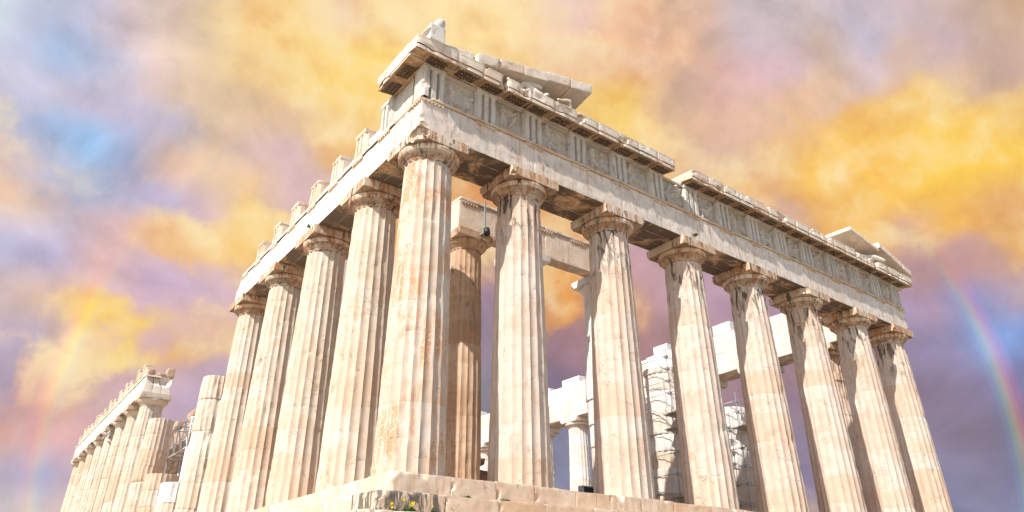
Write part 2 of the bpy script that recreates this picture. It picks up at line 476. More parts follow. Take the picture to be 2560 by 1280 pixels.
# ------------------------------------------------------------------ materials
def marble(name, c1, c2, tint=(0.62, 0.42, 0.27), tint_amt=0.5, streak=0.3, streak_col=(0.36, 0.17, 0.075), dark=0.0,
           dark_col=(0.055, 0.042, 0.032), zr=(6.8, 9.9), vein=0.25, bump=0.35, grey=0.0, down=0.0, pale=0.3, streak_thr=0.53, k=1.0, area=(0.42, 0.6), crack=0.45, dthr=(0.54, 0.63), crust_thr=(0.37, 0.53)):
    c1, c2, tint = (tuple(v * k for v in c) for c in (c1, c2, tint))
    m = bpy.data.materials.new(name)
    m.use_nodes = True
    t = m.node_tree
    t.nodes.clear()
    N = NT(t)
    out = N.new('ShaderNodeOutputMaterial')
    b = N.new('ShaderNodeBsdfPrincipled')
    N.link(b.outputs[0], out.inputs[0])
    b.inputs['Roughness'].default_value = 0.82
    b.inputs['Specular IOR Level'].default_value = 0.25
    geo = N.new('ShaderNodeNewGeometry')
    P = geo.outputs['Position']
    rnd = N.new('ShaderNodeObjectInfo').outputs['Random']
    big = N.noise(P, 0.9, 5.0, 0.6, 0.6)
    mid = N.noise(P, 4.0, 6.0, 0.62, 0.5)
    fine = N.noise(P, 28.0, 5.0, 0.65)
    col = N.mix(N.step(N.math('ADD', big, N.math('MULTIPLY_ADD', mid, 0.5, -0.25)), 0.36, 0.64), c1, c2)
    # the stones of one shaft differ in tone
    col = N.mix(N.math('MULTIPLY', N.step(rnd, 0.55, 1.0), tint_amt), col, tint)
    col = N.mix(N.math('MULTIPLY', N.step(rnd, 0.25, 0.0), pale), col, tuple(v * k for v in (0.74, 0.68, 0.60)))
    # bedding veins of the marble
    wv = N.noise(N.mapping(P, (1.2, 1.2, 9.0)), 1.6, 6.0, 0.7, 1.2)
    col = N.mix(N.math('MULTIPLY', N.step(wv, 0.55, 0.7), vein), col, tuple(v * k for v in (0.52, 0.36, 0.235)))
    # grain
    col = N.mix(N.math('MULTIPLY', N.step(fine, 0.35, 0.65, 1.0, 0.0), 0.18), col, tuple(v * k for v in (0.42, 0.31, 0.22)))
    if grey > 0:
        g = N.noise(P, 2.3, 6.0, 0.68, 0.8)
        col = N.mix(N.math('MULTIPLY', N.step(g, 0.40, 0.6), grey), col, (0.46, 0.445, 0.42))
    sepp = N.new('ShaderNodeSeparateXYZ')
    N.link(P, sepp.inputs[0])
    if streak > 0:
        sn = N.noise(N.mapping(P, (5.5, 5.5, 0.55)), 1.0, 6.0, 0.66, 0.35)
        sm = N.noise(P, 0.7, 3.0, 0.5, 0.0)
        sc = N.noise(P, 11.0, 5.0, 0.7)
        f = N.math('MULTIPLY', N.step(sn, streak_thr, streak_thr + 0.1), N.step(sm, *area))
        f = N.math('MULTIPLY', f, N.step(sc, 0.36, 0.52))
        col = N.mix(N.math('MULTIPLY', f, streak), col, streak_col)
    if crack > 0:
        # hairline cracks and chipped veins
        cw = N.noise(N.mapping(P, (1, 1, 0.8), (5, 1, 7)), 1.15, 3.0, 0.55, 0.8)
        cl = N.step(N.math('ABSOLUTE', N.math('SUBTRACT', cw, 0.5)), 0.0035, 0.011, 1.0, 0.0)
        cm = N.step(N.noise(P, 1.9, 3.0, 0.5), 0.5, 0.6)
        col = N.mix(N.math('MULTIPLY', N.math('MULTIPLY', cl, cm), crack), col, (0.17, 0.115, 0.075))
        # pits and small losses
        vo = N.new('ShaderNodeTexVoronoi', feature='F1')
        N.put(vo.inputs['Vector'], P)
        vo.inputs['Scale'].default_value = 5.5
        pm = N.math('MULTIPLY', N.step(vo.outputs['Distance'], 0.10, 0.17, 1.0, 0.0), N.step(N.noise(P, 1.3, 2.0, 0.5), 0.5, 0.62))
        col = N.mix(N.math('MULTIPLY', pm, crack * 1.1, clamp=True), col, (0.20, 0.135, 0.085))
    if dark > 0:
        dn = N.noise(N.mapping(P, (4.2, 4.2, 1.1)), 1.0, 7.0, 0.68, 0.9)
        dz = N.step(sepp.outputs[2], zr[0], zr[1])
        f = N.math('MULTIPLY', N.step(dn, *dthr), N.math('MULTIPLY', dz, dark))
        col = N.mix(f, col, dark_col)
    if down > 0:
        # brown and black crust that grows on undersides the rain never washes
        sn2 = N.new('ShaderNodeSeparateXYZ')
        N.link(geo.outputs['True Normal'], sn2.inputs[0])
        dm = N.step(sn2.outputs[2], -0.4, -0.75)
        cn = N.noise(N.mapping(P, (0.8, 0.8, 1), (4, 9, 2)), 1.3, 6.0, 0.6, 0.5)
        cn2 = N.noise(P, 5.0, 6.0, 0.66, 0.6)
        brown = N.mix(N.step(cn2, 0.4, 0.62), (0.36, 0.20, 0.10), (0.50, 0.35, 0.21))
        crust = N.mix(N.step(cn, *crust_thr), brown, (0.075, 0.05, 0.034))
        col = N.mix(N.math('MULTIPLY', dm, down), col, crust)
    N.link(col, b.inputs['Base Color'])
    bp = N.new('ShaderNodeBump')
    bp.inputs['Strength'].default_value = bump
    bp.inputs['Distance'].default_value = 0.03
    hgt = N.math('ADD', N.math('MULTIPLY', mid, 0.8), N.math('ADD', N.math('MULTIPLY', fine, 0.35), N.math('MULTIPLY', wv, 0.35)))
    N.link(hgt, bp.inputs['Height'])
    N.link(bp.outputs[0], b.inputs['Normal'])
    return m


def plain(name, col, rough=0.6, metal=0.0, var=0.15):
    m = bpy.data.materials.new(name)
    m.use_nodes = True
    t = m.node_tree
    N = NT(t)
    b = t.nodes['Principled BSDF']
    b.inputs['Roughness'].default_value = rough
    b.inputs['Metallic'].default_value = metal
    P = N.new('ShaderNodeNewGeometry').outputs['Position']
    n = N.noise(P, 9.0, 4.0, 0.6)
    c = N.mix(N.step(n, 0.3, 0.7), tuple(x * (1 - var) for x in col), tuple(min(1, x * (1 + var)) for x in col))
    N.link(c, b.inputs['Base Color'])
    return m


M_COL = marble('honey_marble', (0.69, 0.535, 0.425), (0.765, 0.655, 0.56), tint=(0.70, 0.50, 0.36), tint_amt=0.75, streak=0.45, dark=0.9, zr=(6.6, 9.2), grey=0.0, k=0.80, bump=0.2, dthr=(0.5, 0.59))
M_CORNER = marble('streaked_marble', (0.67, 0.54, 0.42), (0.76, 0.67, 0.57), tint_amt=0.35, streak=0.85, streak_col=(0.52, 0.25, 0.115), dark=0.3, streak_thr=0.445, k=0.8, bump=0.25, area=(0.41, 0.53))
M_FLANK = marble('sunlit_marble', (0.70, 0.565, 0.43), (0.78, 0.69, 0.58), tint=(0.71, 0.50, 0.35), tint_amt=0.8, streak=0.5, streak_col=(0.50, 0.25, 0.12), dark=0.25, zr=(8.0, 10.0), k=0.76, bump=0.25)  # cream is the stone's own colour
M_CAP = marble('stained_capital_marble', (0.58, 0.44, 0.31), (0.70, 0.60, 0.48), tint=(0.50, 0.25, 0.11), tint_amt=0.4, streak=0.9, streak_thr=0.47, streak_col=(0.40, 0.17, 0.065), dark=0.85, zr=(5, 6), down=0.6, area=(0.32, 0.46))
M_ARCH = marble('weathered_architrave_marble', (0.70, 0.625, 0.535), (0.76, 0.705, 0.64), tint=(0.66, 0.5, 0.37), tint_amt=0.3, streak=0.7, streak_col=(0.50, 0.27, 0.15), streak_thr=0.52, area=(0.38, 0.54), down=0.95, grey=0.45, vein=0.12, dark=0.3, zr=(5, 6), k=1.04)
M_FARCH = marble('bright_architrave_marble', (0.76, 0.67, 0.565), (0.80, 0.745, 0.66), tint_amt=0.15, streak=0.25, down=0.9, vein=0.1, streak_thr=0.58)
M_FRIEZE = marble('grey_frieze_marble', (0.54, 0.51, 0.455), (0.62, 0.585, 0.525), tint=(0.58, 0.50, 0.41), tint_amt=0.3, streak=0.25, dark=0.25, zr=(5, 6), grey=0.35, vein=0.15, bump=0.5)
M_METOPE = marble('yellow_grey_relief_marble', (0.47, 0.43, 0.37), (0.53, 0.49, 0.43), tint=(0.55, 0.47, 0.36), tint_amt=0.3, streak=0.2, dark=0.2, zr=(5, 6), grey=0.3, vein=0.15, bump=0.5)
M_FRIEZE_O = marble('ochre_frieze_marble', (0.66, 0.5, 0.36), (0.74, 0.62, 0.5), tint_amt=0.35, streak=0.8, streak_thr=0.46, streak_col=(0.52, 0.25, 0.11), bump=0.5)
M_TAENIA = marble('ochre_moulding_marble', (0.56, 0.38, 0.23), (0.66, 0.55, 0.42), tint_amt=0.3, streak=0.6, bump=0.6)
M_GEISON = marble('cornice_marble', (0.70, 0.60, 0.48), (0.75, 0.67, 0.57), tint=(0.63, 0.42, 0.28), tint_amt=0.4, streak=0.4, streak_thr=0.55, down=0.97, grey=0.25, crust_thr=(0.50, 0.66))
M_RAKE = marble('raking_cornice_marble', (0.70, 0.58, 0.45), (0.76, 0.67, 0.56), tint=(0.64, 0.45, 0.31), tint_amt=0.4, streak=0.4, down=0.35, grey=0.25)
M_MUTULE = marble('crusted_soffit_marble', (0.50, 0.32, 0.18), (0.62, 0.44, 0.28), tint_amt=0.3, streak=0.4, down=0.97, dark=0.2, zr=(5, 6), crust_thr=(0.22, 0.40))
M_NEW = marble('new_white_marble', (0.60, 0.585, 0.565), (0.66, 0.65, 0.64), tint_amt=0.05, streak=0.0, vein=0.05, bump=0.12, pale=0.0)
M_NORTH = marble('pale_restored_marble', (0.57, 0.515, 0.45), (0.63, 0.595, 0.55), tint=(0.56, 0.42, 0.31), tint_amt=0.4, streak=0.2, vein=0.12, down=0.6)
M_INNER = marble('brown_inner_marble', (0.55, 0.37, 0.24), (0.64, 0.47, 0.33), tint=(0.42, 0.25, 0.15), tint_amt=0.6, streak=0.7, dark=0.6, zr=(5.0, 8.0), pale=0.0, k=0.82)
M_STEP = marble('step_marble', (0.64, 0.48, 0.345), (0.72, 0.585, 0.45), tint=(0.62, 0.37, 0.19), tint_amt=0.45, streak=0.35, streak_col=(0.45, 0.2, 0.08), vein=0.3, bump=0.4, pale=0.15)
M_LICHEN = marble('lichen_black_step_marble', (0.64, 0.48, 0.345), (0.72, 0.585, 0.45), tint_amt=0.0, streak=0.35, dark=0.9, dark_col=(0.09, 0.085, 0.075), dthr=(0.44, 0.54), zr=(-0.5, -0.8), vein=0.2, bump=0.5)
M_RUBBLE = marble('rubble_stone', (0.42, 0.29, 0.20), (0.56, 0.42, 0.31), tint=(0.3, 0.2, 0.14), tint_amt=0.6, streak=0.2, bump=0.8, pale=0.1)
M_STAT = marble('cast_stone', (0.56, 0.55, 0.50), (0.66, 0.64, 0.58), tint_amt=0.1, streak=0.15, bump=0.25, vein=0.05)
M_GREEN = marble('greenish_marble', (0.58, 0.54, 0.42), (0.66, 0.62, 0.50), tint_amt=0.0, streak=0.1, vein=0.1, pale=0)
M_STEEL = plain('galvanised_steel', (0.36, 0.37, 0.39), 0.45, 0.6)
M_ALU = plain('painted_steel_truss', (0.66, 0.69, 0.73), 0.6, 0.0)
M_PLANK = plain('scaffold_plank_wood', (0.40, 0.33, 0.24), 0.8)
M_LAMP = plain('grey_lamp_metal', (0.34, 0.37, 0.42), 0.5, 0.3)
M_BLACK = plain('black_lamp_metal', (0.03, 0.035, 0.035), 0.5, 0.2)
M_STRAP = plain('verdigris_strap', (0.25, 0.36, 0.36), 0.7)
M_LEAF = plain('weed_leaf', (0.07, 0.15, 0.025), 0.6, 0, 0.4)
M_PETAL = plain('yellow_petal', (0.80, 0.62, 0.02), 0.6, 0, 0.1)
M_PETAL_O = plain('orange_petal', (0.75, 0.30, 0.03), 0.6, 0, 0.1)


def ground_mat():
    m = bpy.data.materials.new('rocky_ground')
    m.use_nodes = True
    N = NT(m.node_tree)
    b = m.node_tree.nodes['Principled BSDF']
    b.inputs['Roughness'].default_value = 0.95
    P = N.new('ShaderNodeNewGeometry').outputs['Position']
    c = N.mix(N.step(N.noise(P, 0.5, 8.0, 0.65), 0.4, 0.62), (0.50, 0.42, 0.33), (0.40, 0.34, 0.27))
    c = N.mix(N.step(N.noise(P, 0.16, 6.0, 0.6), 0.56, 0.66), c, (0.20, 0.21, 0.10))
    N.link(c, b.inputs['Base Color'])
    bp = N.new('ShaderNodeBump')
    bp.inputs['Distance'].default_value = 0.2
    N.link(N.noise(P, 2.0, 8.0, 0.7), bp.inputs['Height'])
    N.link(bp.outputs[0], b.inputs['Normal'])
    return m


# ------------------------------------------------------------------ ground
def build_ground():
    a = np.concatenate([-np.geomspace(3000, 40, 16), np.linspace(-30, 110, 57), np.geomspace(130, 3000, 14)])
    X, Y = np.meshgrid(a, a, indexing='ij')
    x, y = X.ravel(), Y.ravel()
    dx = np.maximum(np.maximum(-2.1 - x, x - 33), 0)
    dy = np.maximum(np.maximum(-2.1 - y, y - 71.6), 0)
    d = np.hypot(dx, dy)
    s = np.clip((d - 1.0) / 8.0, 0, 1)
    z = -1.78 - 3.3 * s * s * (3 - 2 * s)
    far = np.clip((d - 60) / 400, 0, 1)
    P = np.stack([x, y, x * 0], 1)
    z = z + fbm(P * 0.35, 3, 5) * 0.25 * np.clip(d / 5, 0, 1) - far * 90
    idx = np.arange(len(x)).reshape(X.shape)
    F = np.stack([idx[:-1, :-1], idx[1:, :-1], idx[1:, 1:], idx[:-1, 1:]], -1).reshape(-1, 4)
    o = mk('ground', np.stack([x, y, z], 1), F, ground_mat())
    o['kind'] = 'structure'


build_ground()

# ------------------------------------------------------------------ stepped base
ZB = -0.10
ORD = ['', 'first', 'second', 'third', 'fourth', 'fifth', 'sixth', 'seventh', 'eighth', 'ninth', 'tenth']


def build_steps():
    rng = random.Random(4)
    root = thing('stepped_base', 'broad stepped marble base carrying all the temple columns, its front corner worn round', 'temple base', (0, 0, -1.75))
    L = (0, 0, -1.75)
    tops = [ZB, ZB - 0.55, ZB - 1.07, ZB - 1.6]
    for k in range(3):
        o = 0.70 * k
        zt, zb = tops[k], tops[k + 1]
        name = ['top_step', 'middle_step', 'bottom_step'][k]
        # front run along x
        x = -o
        cuts = [-o]
        first = True
        while x < 30.8 + o:
            x += rng.uniform(1.25, 1.9) if not first else 1.72 + 0.12 * k
            first = False
            cuts.append(min(x, 30.88 + o))
        if cuts[-1] - cuts[-2] < 0.5:
            cuts.pop(-2)
        for i in range(len(cuts) - 1):
            near = i < 12
            chips = []
            if i == 0:
                chips = [(-o - 0.03, -o - 0.03, zt + 0.03, 0.2 + 0.05 * k), (-o - 0.1, -o - 0.02, zb + 0.2, 0.18), (-o + 0.35, -o - 0.04, zt + 0.03, 0.12), (-o + 0.9, -o - 0.05, zt + 0.04, 0.15)]
            chips.append((cuts[i] + rng.uniform(0, .05), -o - 0.04, zt - rng.uniform(0.0, 0.35), rng.uniform(0.05, 0.13)))
            if rng.random() < 0.5:
                chips.append((rng.uniform(cuts[i], cuts[i + 1]), -o - 0.05, zt + 0.02, rng.uniform(0.08, 0.16)))
            yb = -o + 1.3
            V, F = block((cuts[i] + 0.006, -o + rng.uniform(-0.012, 0.012), zb - 0.02), (cuts[i + 1] - 0.006, yb, zt + rng.uniform(-0.02, 0.008)),
                         0.055 if near else 0.16, 0.02, 100 * k + i, 0.008, chips, big=0.045)
            mk('step_block', warp(V), F, M_LICHEN if (k, i) == (1, 0) else M_STEP, root, L)
        # flank run along y
        y0 = -o + 1.31
        cuts = [y0]
        while cuts[-1] < 13:
            cuts.append(cuts[-1] + rng.uniform(1.3, 2.0))
        cuts.append(69.5 + o)
        for i in range(len(cuts) - 1):
            chips = [(-o - 0.03, rng.uniform(cuts[i], cuts[i + 1]), zt + 0.03, rng.uniform(0.1, 0.2)) for _ in range(2)] if i < len(cuts) - 2 else []
            V, F = block((-o + rng.uniform(-0.012, 0.012), cuts[i] + 0.006, zb - 0.02), (-o + 1.3, cuts[i + 1] - 0.006, zt + rng.uniform(-0.02, 0.005)),
                         0.08 if i < len(cuts) - 2 else 0.8, 0.02, 500 + 100 * k + i, 0.008, chips, big=0.05)
            mk('step_block', warp(V), F, M_STEP, root, L)
    # pavement inside
    V, F = block((1.28, 1.28, -1.7), (30.9, 69.5, ZB - 0.012), 1.5, 0.01, 3, 0.0)
    mk('pavement', warp(V), F, M_STEP, root, L)


build_steps()

# ------------------------------------------------------------------ columns
H_SH = 9.52      # top of shaft (neck)
H_AB = 9.99      # underside of abacus
H_TOP = 10.35    # top of abacus, underside of architrave


def column(x, y, label, seed, r0=0.952, r1=0.745, z0=ZB, zsh=H_SH, zab=H_AB, ztop=H_TOP, mat=M_COL, cap=True, cut=None, drums=None,
           S=8, mats=None, abw=1.005, chips=(), wear=1.0, cap_mat=M_CAP, group=None, capchips=(), jit=0.0, steps=None, joint=0.2):
    rng = random.Random(seed)
    loc = tuple(warp(np.array([[x, y, z0]]))[0])
    root = thing('marble_column', label, 'column', loc, group)
    hs = zsh - z0
    if drums is None:
        drums = [z0]
        while drums[-1] < zsh - 1.25:
            drums.append(drums[-1] + rng.uniform(0.72, 1.12))
        drums.append(zsh)
    top = cut if cut else zsh
    drums = [d for d in drums if d < top - 0.25] + [top]
    n = 20 * S
    k = np.arange(n)
    th = k * 2 * math.pi / n + 0.05
    t = (k % S) / S
    prof = 4 * t * (1 - t)
    ar = (1 - prof) ** 3
    for i in range(len(drums) - 1):
        a, b = drums[i], drums[i + 1]
        m = max(4, int((b - a) / (0.11 if S >= 8 else 0.2)))
        zs = np.concatenate([[a + .0007, a + 0.014], np.linspace(a + 0.045, b - 0.045, m), [b - 0.014, b - .0007]])
        ox, oy = rng.uniform(-1, 1) * jit, rng.uniform(-1, 1) * jit
        dr = rng.uniform(-1, 1) * jit * 0.7
        if steps:
            dr += steps[min(i, len(steps) - 1)]
        Z, TH = np.meshgrid(zs, th, indexing='ij')
        PR, AR = np.broadcast_to(prof, Z.shape), np.broadcast_to(ar, Z.shape)
        u = (Z - z0) / hs
        R = r0 + (r1 - r0) * u + 0.02 * 4 * u * (1 - u) * 0.6 + dr
        P = np.stack([x + ox + R * np.cos(TH), y + oy + R * np.sin(TH), Z], -1).reshape(-1, 3)
        Pn = P + seed * 7.13
        dz = np.minimum(Z - a, b - Z).ravel()
        e1 = np.maximum(0, fbm(Pn * 1.5, 3, seed) - 0.26) * 0.11
        e2 = np.maximum(0, fbm(Pn * np.array([4.5, 4.5, 1.6]), 3, seed + 4) - 0.03) * (0.06 if cut else 0.042) * AR.ravel()
        e3 = np.exp(-dz / 0.012) * 0.007 * (joint if not cut else 1.0) + np.exp(-dz / 0.07) * (0.08 if cut else 0.045) * np.maximum(0, fbm(Pn * 2.6, 3, seed + 8) - 0.08)
        r = (R * (1 - 0.056 * PR)).ravel() - wear * (e1 + e2 + e3)
        V = np.stack([x + ox + r * np.cos(TH.ravel()), y + oy + r * np.sin(TH.ravel()), Z.ravel()], 1)
        for c in chips:
            if a - c[3] < c[2] < b + c[3]:
                V = carve(V, c[:3], c[3], seed)
        nr = len(zs)
        idx = np.arange(nr * n).reshape(nr, n)
        nx = np.roll(idx, -1, 1)
        F = [np.stack([idx[:-1], nx[:-1], nx[1:], idx[1:]], -1).reshape(-1, 4)]
        # end faces
        VV = [V]
        base = nr * n
        for row, zc, flip in ((0, a + .0007, True), (nr - 1, b - .0007, False)):
            ring = V[row * n:(row + 1) * n].copy()
            prev = idx[row]
            for fr in (0.55, 0.06):
                rr = ring.copy()
                rr[:, 0] = x + ox + (ring[:, 0] - x - ox) * fr
                rr[:, 1] = y + oy + (ring[:, 1] - y - oy) * fr
                if i == len(drums) - 2 and cut and row:
                    rr[:, 2] += fbm(rr * 3.0, 3, seed + 2) * 0.05
                VV.append(rr)
                cur = np.arange(base, base + n)
                base += n
                q = np.stack([prev, np.roll(prev, -1), np.roll(cur, -1), cur], 1)
                F.append(q[:, ::-1] if flip else q)
                prev = cur
        V = np.concatenate(VV)
        F = np.concatenate(F)
        lim = nr * n

        def sharp(E, lim=lim):
            a_, b_ = E[:, 0], E[:, 1]
            arr = (a_ % S == 0) & (b_ % S == 0) & ((a_ % n) == (b_ % n)) & (a_ < lim) & (b_ < lim)
            rim = ((a_ // n == b_ // n) & ((a_ // n == 0) | (a_ // n == nr - 1)) & (a_ < lim))
            return arr | rim
        mm = mats.get(i, mat) if mats else mat
        mk('drum', warp(V), F, mm, root, loc, sharp=sharp)
    if not cap:
        return root
    # capital: annulets, echinus; the square abacus is a sub-part
    g = abw
    pr = [(r1 * 0.985, zsh), (r1 * 0.985, zsh + 0.03), (r1 * 1.0, zsh + 0.035), (r1 * 1.01, zsh + 0.05), (r1 * 1.0, zsh + 0.058), (r1 * 1.02, zsh + 0.062),
          (r1 * 1.03, zsh + 0.078), (r1 * 1.02, zsh + 0.086), (r1 * 1.05, zsh + 0.092), (r1 * 1.115, zsh + 0.15), (r1 * 1.19, zsh + 0.21), (g * 0.955, zsh + 0.27),
          (g * 0.985, zsh + 0.35), (g * 0.995, zab - 0.07), (g * 0.99, zab - 0.03), (g * 0.965, zab - 0.003)]
    nn = 96 if S >= 8 else 48
    th2 = np.arange(nn) * 2 * math.pi / nn
    R = np.array([p[0] for p in pr])
    Zp = np.array([p[1] for p in pr])
    RR, TT = np.meshgrid(R, th2, indexing='ij')
    ZZ = np.broadcast_to(Zp[:, None], RR.shape)
    P = np.stack([x + RR * np.cos(TT), y + RR * np.sin(TT), ZZ], -1).reshape(-1, 3)
    e = np.maximum(0, fbm((P + seed * 5.1) * 2.2, 3, seed + 12) - 0.2) * 0.14 * wear
    rr = RR.ravel() - e
    V = np.stack([x + rr * np.cos(TT.ravel()), y + rr * np.sin(TT.ravel()), ZZ.ravel()], 1)
    for c in capchips:
        V = carve(V, c[:3], c[3], seed)
    idx = np.arange(len(pr) * nn).reshape(len(pr), nn)
    nx = np.roll(idx, -1, 1)
    F = np.stack([idx[:-1], nx[:-1], nx[1:], idx[1:]], -1).reshape(-1, 4)
    c = mk('capital', warp(V), F, cap_mat, root, loc)
    ch = [(x + sx * g, y + sy * g, zab, rng.uniform(0.04, 0.15)) for sx in (-1, 1) for sy in (-1, 1) if rng.random() < 0.55] + list(capchips)
    V, F = block((x - g, y - g, zab), (x + g, y + g, ztop - 0.004), 0.04 if S > 8 else 0.07 if S >= 8 else 0.2, 0.018, seed + 77, 0.005, ch, big=0.018 * wear)
    ab = mk('abacus', warp(V), F, cap_mat, c, loc)
    return root


FX = [1.02, 4.70, 9.0, 13.29, 17.59, 21.88, 26.18, 29.86]
FY = [1.02, 4.71] + [4.71 + 4.291 * k for k in range(1, 15)] + [68.48]
GE = 'columns of the shaded front'
GS = 'columns standing along the sunlit flank'
# shaded front, from the near corner to the far right one
column(FX[0], FX[0], 'thick corner column where the two fronts meet, long rust-orange streaks down its shaft', 11, 0.972, 0.765, mat=M_CORNER, group=GE, S=10,
       capchips=[(-0.06, -0.06, 10.02, 0.38), (0.28, -0.06, 10.22, 0.2), (-0.05, 0.34, 10.12, 0.2)], chips=[(0.35, 0.1, 3.3, 0.25)])
LAB = ['', '', 'front column right of the corner one, dark blotched top and one plain diagonal shadow', 'third front column counted from the near corner, dark lattice of stains at its neck',
       'fourth front column counted from the near corner, pale upper band and scaffolding behind it', 'fifth front column counted from the near corner, just left of the white beam gap',
       'sixth front column counted from the near corner, broken brown abacus corner above it', 'seventh front column from the near corner, second from the right end, faint orange stripe',
       'rightmost column of the front under the far end of the entablature']
for i in range(1, 8):
    column(FX[i], 1.02, LAB[i + 1], 20 + i, mat=M_COL, group=GE, S=8, capchips=[(FX[5] - 1.05, -0.05, 10.3, 0.4)] if i == 5 else ())
# sunlit flank, near stretch
FLL = ['', '', 'flank column directly left of the corner column, cream with a shadow notch under its abacus', 'third flank column from the corner, a tan drum just below mid height',
       'fourth flank column from the corner, a deep gash across its shaft', 'slender-looking fifth flank column under the broken end of the architrave']
for j in range(1, 5):
    ch = [(0.05, FY[3] - 0.3, 5.9, 0.35)] if j == 3 else [(0.1, FY[j] - 0.2, 2.0 + j, 0.16)]
    column(1.02, FY[j], FLL[j + 1], 40 + j, mat=M_FLANK, group=GS, S=8, chips=ch)
# flank ruin: shafts rebuilt to different heights
column(1.02, FY[5], 'roofless stack of offset drums with a rounded top left of the near flank columns', 51, mat=M_FLANK, cap=False, cut=7.5, group='broken shafts of the flank', jit=0.035,
       mats={3: M_GREEN}, drums=[ZB, 1.0, 2.2, 3.4, 4.7, 5.45, 6.3], wear=1.6)
column(1.02, FY[6], 'shortest flank stump ending in a clean new white drum', 52, mat=M_FLANK, cap=False, cut=2.75, mats={2: M_NEW, 1: M_FLANK}, drums=[ZB, 0.6, 1.72], group='broken shafts of the flank', jit=0.02, wear=1.3)
column(1.02, FY[7], 'low flank stump of honey drums behind the white-topped stump', 53, mat=M_FLANK, cap=False, cut=3.75, group='broken shafts of the flank', jit=0.04, wear=1.6)
column(1.02, FY[8], 'tall flank shaft without capital, brown drums with square cuttings', 54, mat=M_FLANK, cap=False, cut=7.8, group='broken shafts of the flank', jit=0.03, wear=1.6,
       drums=[ZB, 0.9, 1.85, 2.8, 3.85, 4.8, 5.75, 6.8])
for j in range(9, 17):
    lab = ['wide-capital column heading the distant flank stretch, rubble architrave end above', 'distant flank column behind the rubble-topped one, rough brown breaks in its shaft',
           'third column of the distant flank stretch counted from the rubble architrave end', 'fourth column of the distant flank stretch, steel brace beside its capital',
           'fifth column of the distant flank stretch, slim and pale in the row', 'sixth column of the distant flank stretch, third from its far end',
           'seventh column of the distant flank stretch, last but one at the left', 'leftmost and farthest column of the temple in the photo'][j - 9]
    column(1.02, FY[j], lab, 60 + j, mat=M_FLANK, S=6 if j < 12 else 4, group='columns of the distant flank stretch', jit=0.012, wear=1.5, cap_mat=M_FLANK)
# inner porch
YP = 5.5
PO = dict(r0=0.80, r1=0.63, z0=0.12, zsh=9.55, zab=9.95, ztop=10.28, abw=0.86)
GP = 'columns of the inner porch'
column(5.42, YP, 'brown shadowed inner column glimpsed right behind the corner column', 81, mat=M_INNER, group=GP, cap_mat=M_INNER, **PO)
column(8.3, YP, 'inner porch column hidden behind the second front column, white new abacus showing', 82, mat=M_NORTH, group=GP, cap_mat=M_NEW, **PO)
column(12.68, YP, 'white restored inner column whose edge steps in unevenly left of the third front column', 83, mat=M_NEW, group=GP, cap_mat=M_NEW,
       mats={0: M_NORTH, 1: M_NORTH}, drums=[0.12, 1.5, 2.75, 3.65, 4.7, 7.2], steps=[-0.06, -0.1, -0.05, 0.0, 0.06, 0.03], **PO)
PB = dict(PO, r0=0.92, r1=0.80)
column(16.55, YP, 'patchwork white and beige inner column wrapped in scaffold tubes', 84, mat=M_NORTH, group=GP, cap=False, cut=6.75, jit=0.04, wear=1.8,
       mats={0: M_FLANK, 2: M_FLANK, 3: M_NEW, 5: M_NEW}, **PB)
column(21.2, YP, 'white cracked inner shaft with a scaffold pole before it, rightmost of the inner porch', 85, mat=M_NEW, group=GP, cap=False, cut=5.6, jit=0.04, wear=1.6,
       mats={0: M_NORTH, 1: M_NORTH, 2: M_NORTH}, **PB)
# far colonnade seen through the front
NL = {1: 'far colonnade column between the two rightmost front columns, brown broken capital', 2: 'far colonnade column third from the right end, mostly hidden by front shafts', 3: 'far colonnade column fourth from the right end, behind a front shaft',
      4: 'far colonnade column fifth from the right end, behind the scaffolded inner column', 5: 'far colonnade column sixth from the right end, behind the third front column',
      6: 'white patched far column under the beam, alone in the gap beside the grey floodlight', 7: 'far colonnade column showing only a scrap of capital right of the second front column',
      8: 'far colonnade column behind the second front column', 9: 'far colonnade column low between the brown inner column and second front one'}
for j in range(1, 10):
    column(29.86, FY[j], NL[j], 90 + j, mat=M_NORTH if j > 1 else M_COL, S=6, group='columns of the far colonnade', wear=1.5, jit=0.02, cap_mat=M_NORTH if j > 1 else M_CAP,
           mats={k: M_NEW for k in range(0, 12, 3)} if j > 1 else None)

# ------------------------------------------------------------------ entablatures
ZA, ZT, ZF, ZG, ZC = 10.35, 11.55, 11.68, 13.0, 13.43
FR = {
    'east': (lambda P: np.stack([P[:, 0], 0.13 + P[:, 1], P[:, 2]], 1), False),
    'south': (lambda P: np.stack([0.13 + P[:, 1], P[:, 0], P[:, 2]], 1), True),
    'porch': (lambda P: np.stack([P[:, 0], 4.84 + P[:, 1], P[:, 2]], 1), False),
    'north': (lambda P: np.stack([28.97 + P[:, 1], P[:, 0], P[:, 2]], 1), True),
}


def put(fr, name, VF, mat, parent, loc, mi=None, smooth=True):
    fn, flip = FR[fr]
    V, F = VF
    V = warp(fn(V))
    F = np.asarray(F)
    if flip:
        F = F[:, ::-1]
    return mk(name, V, F, mat, parent, loc, mi=mi, smooth=smooth)


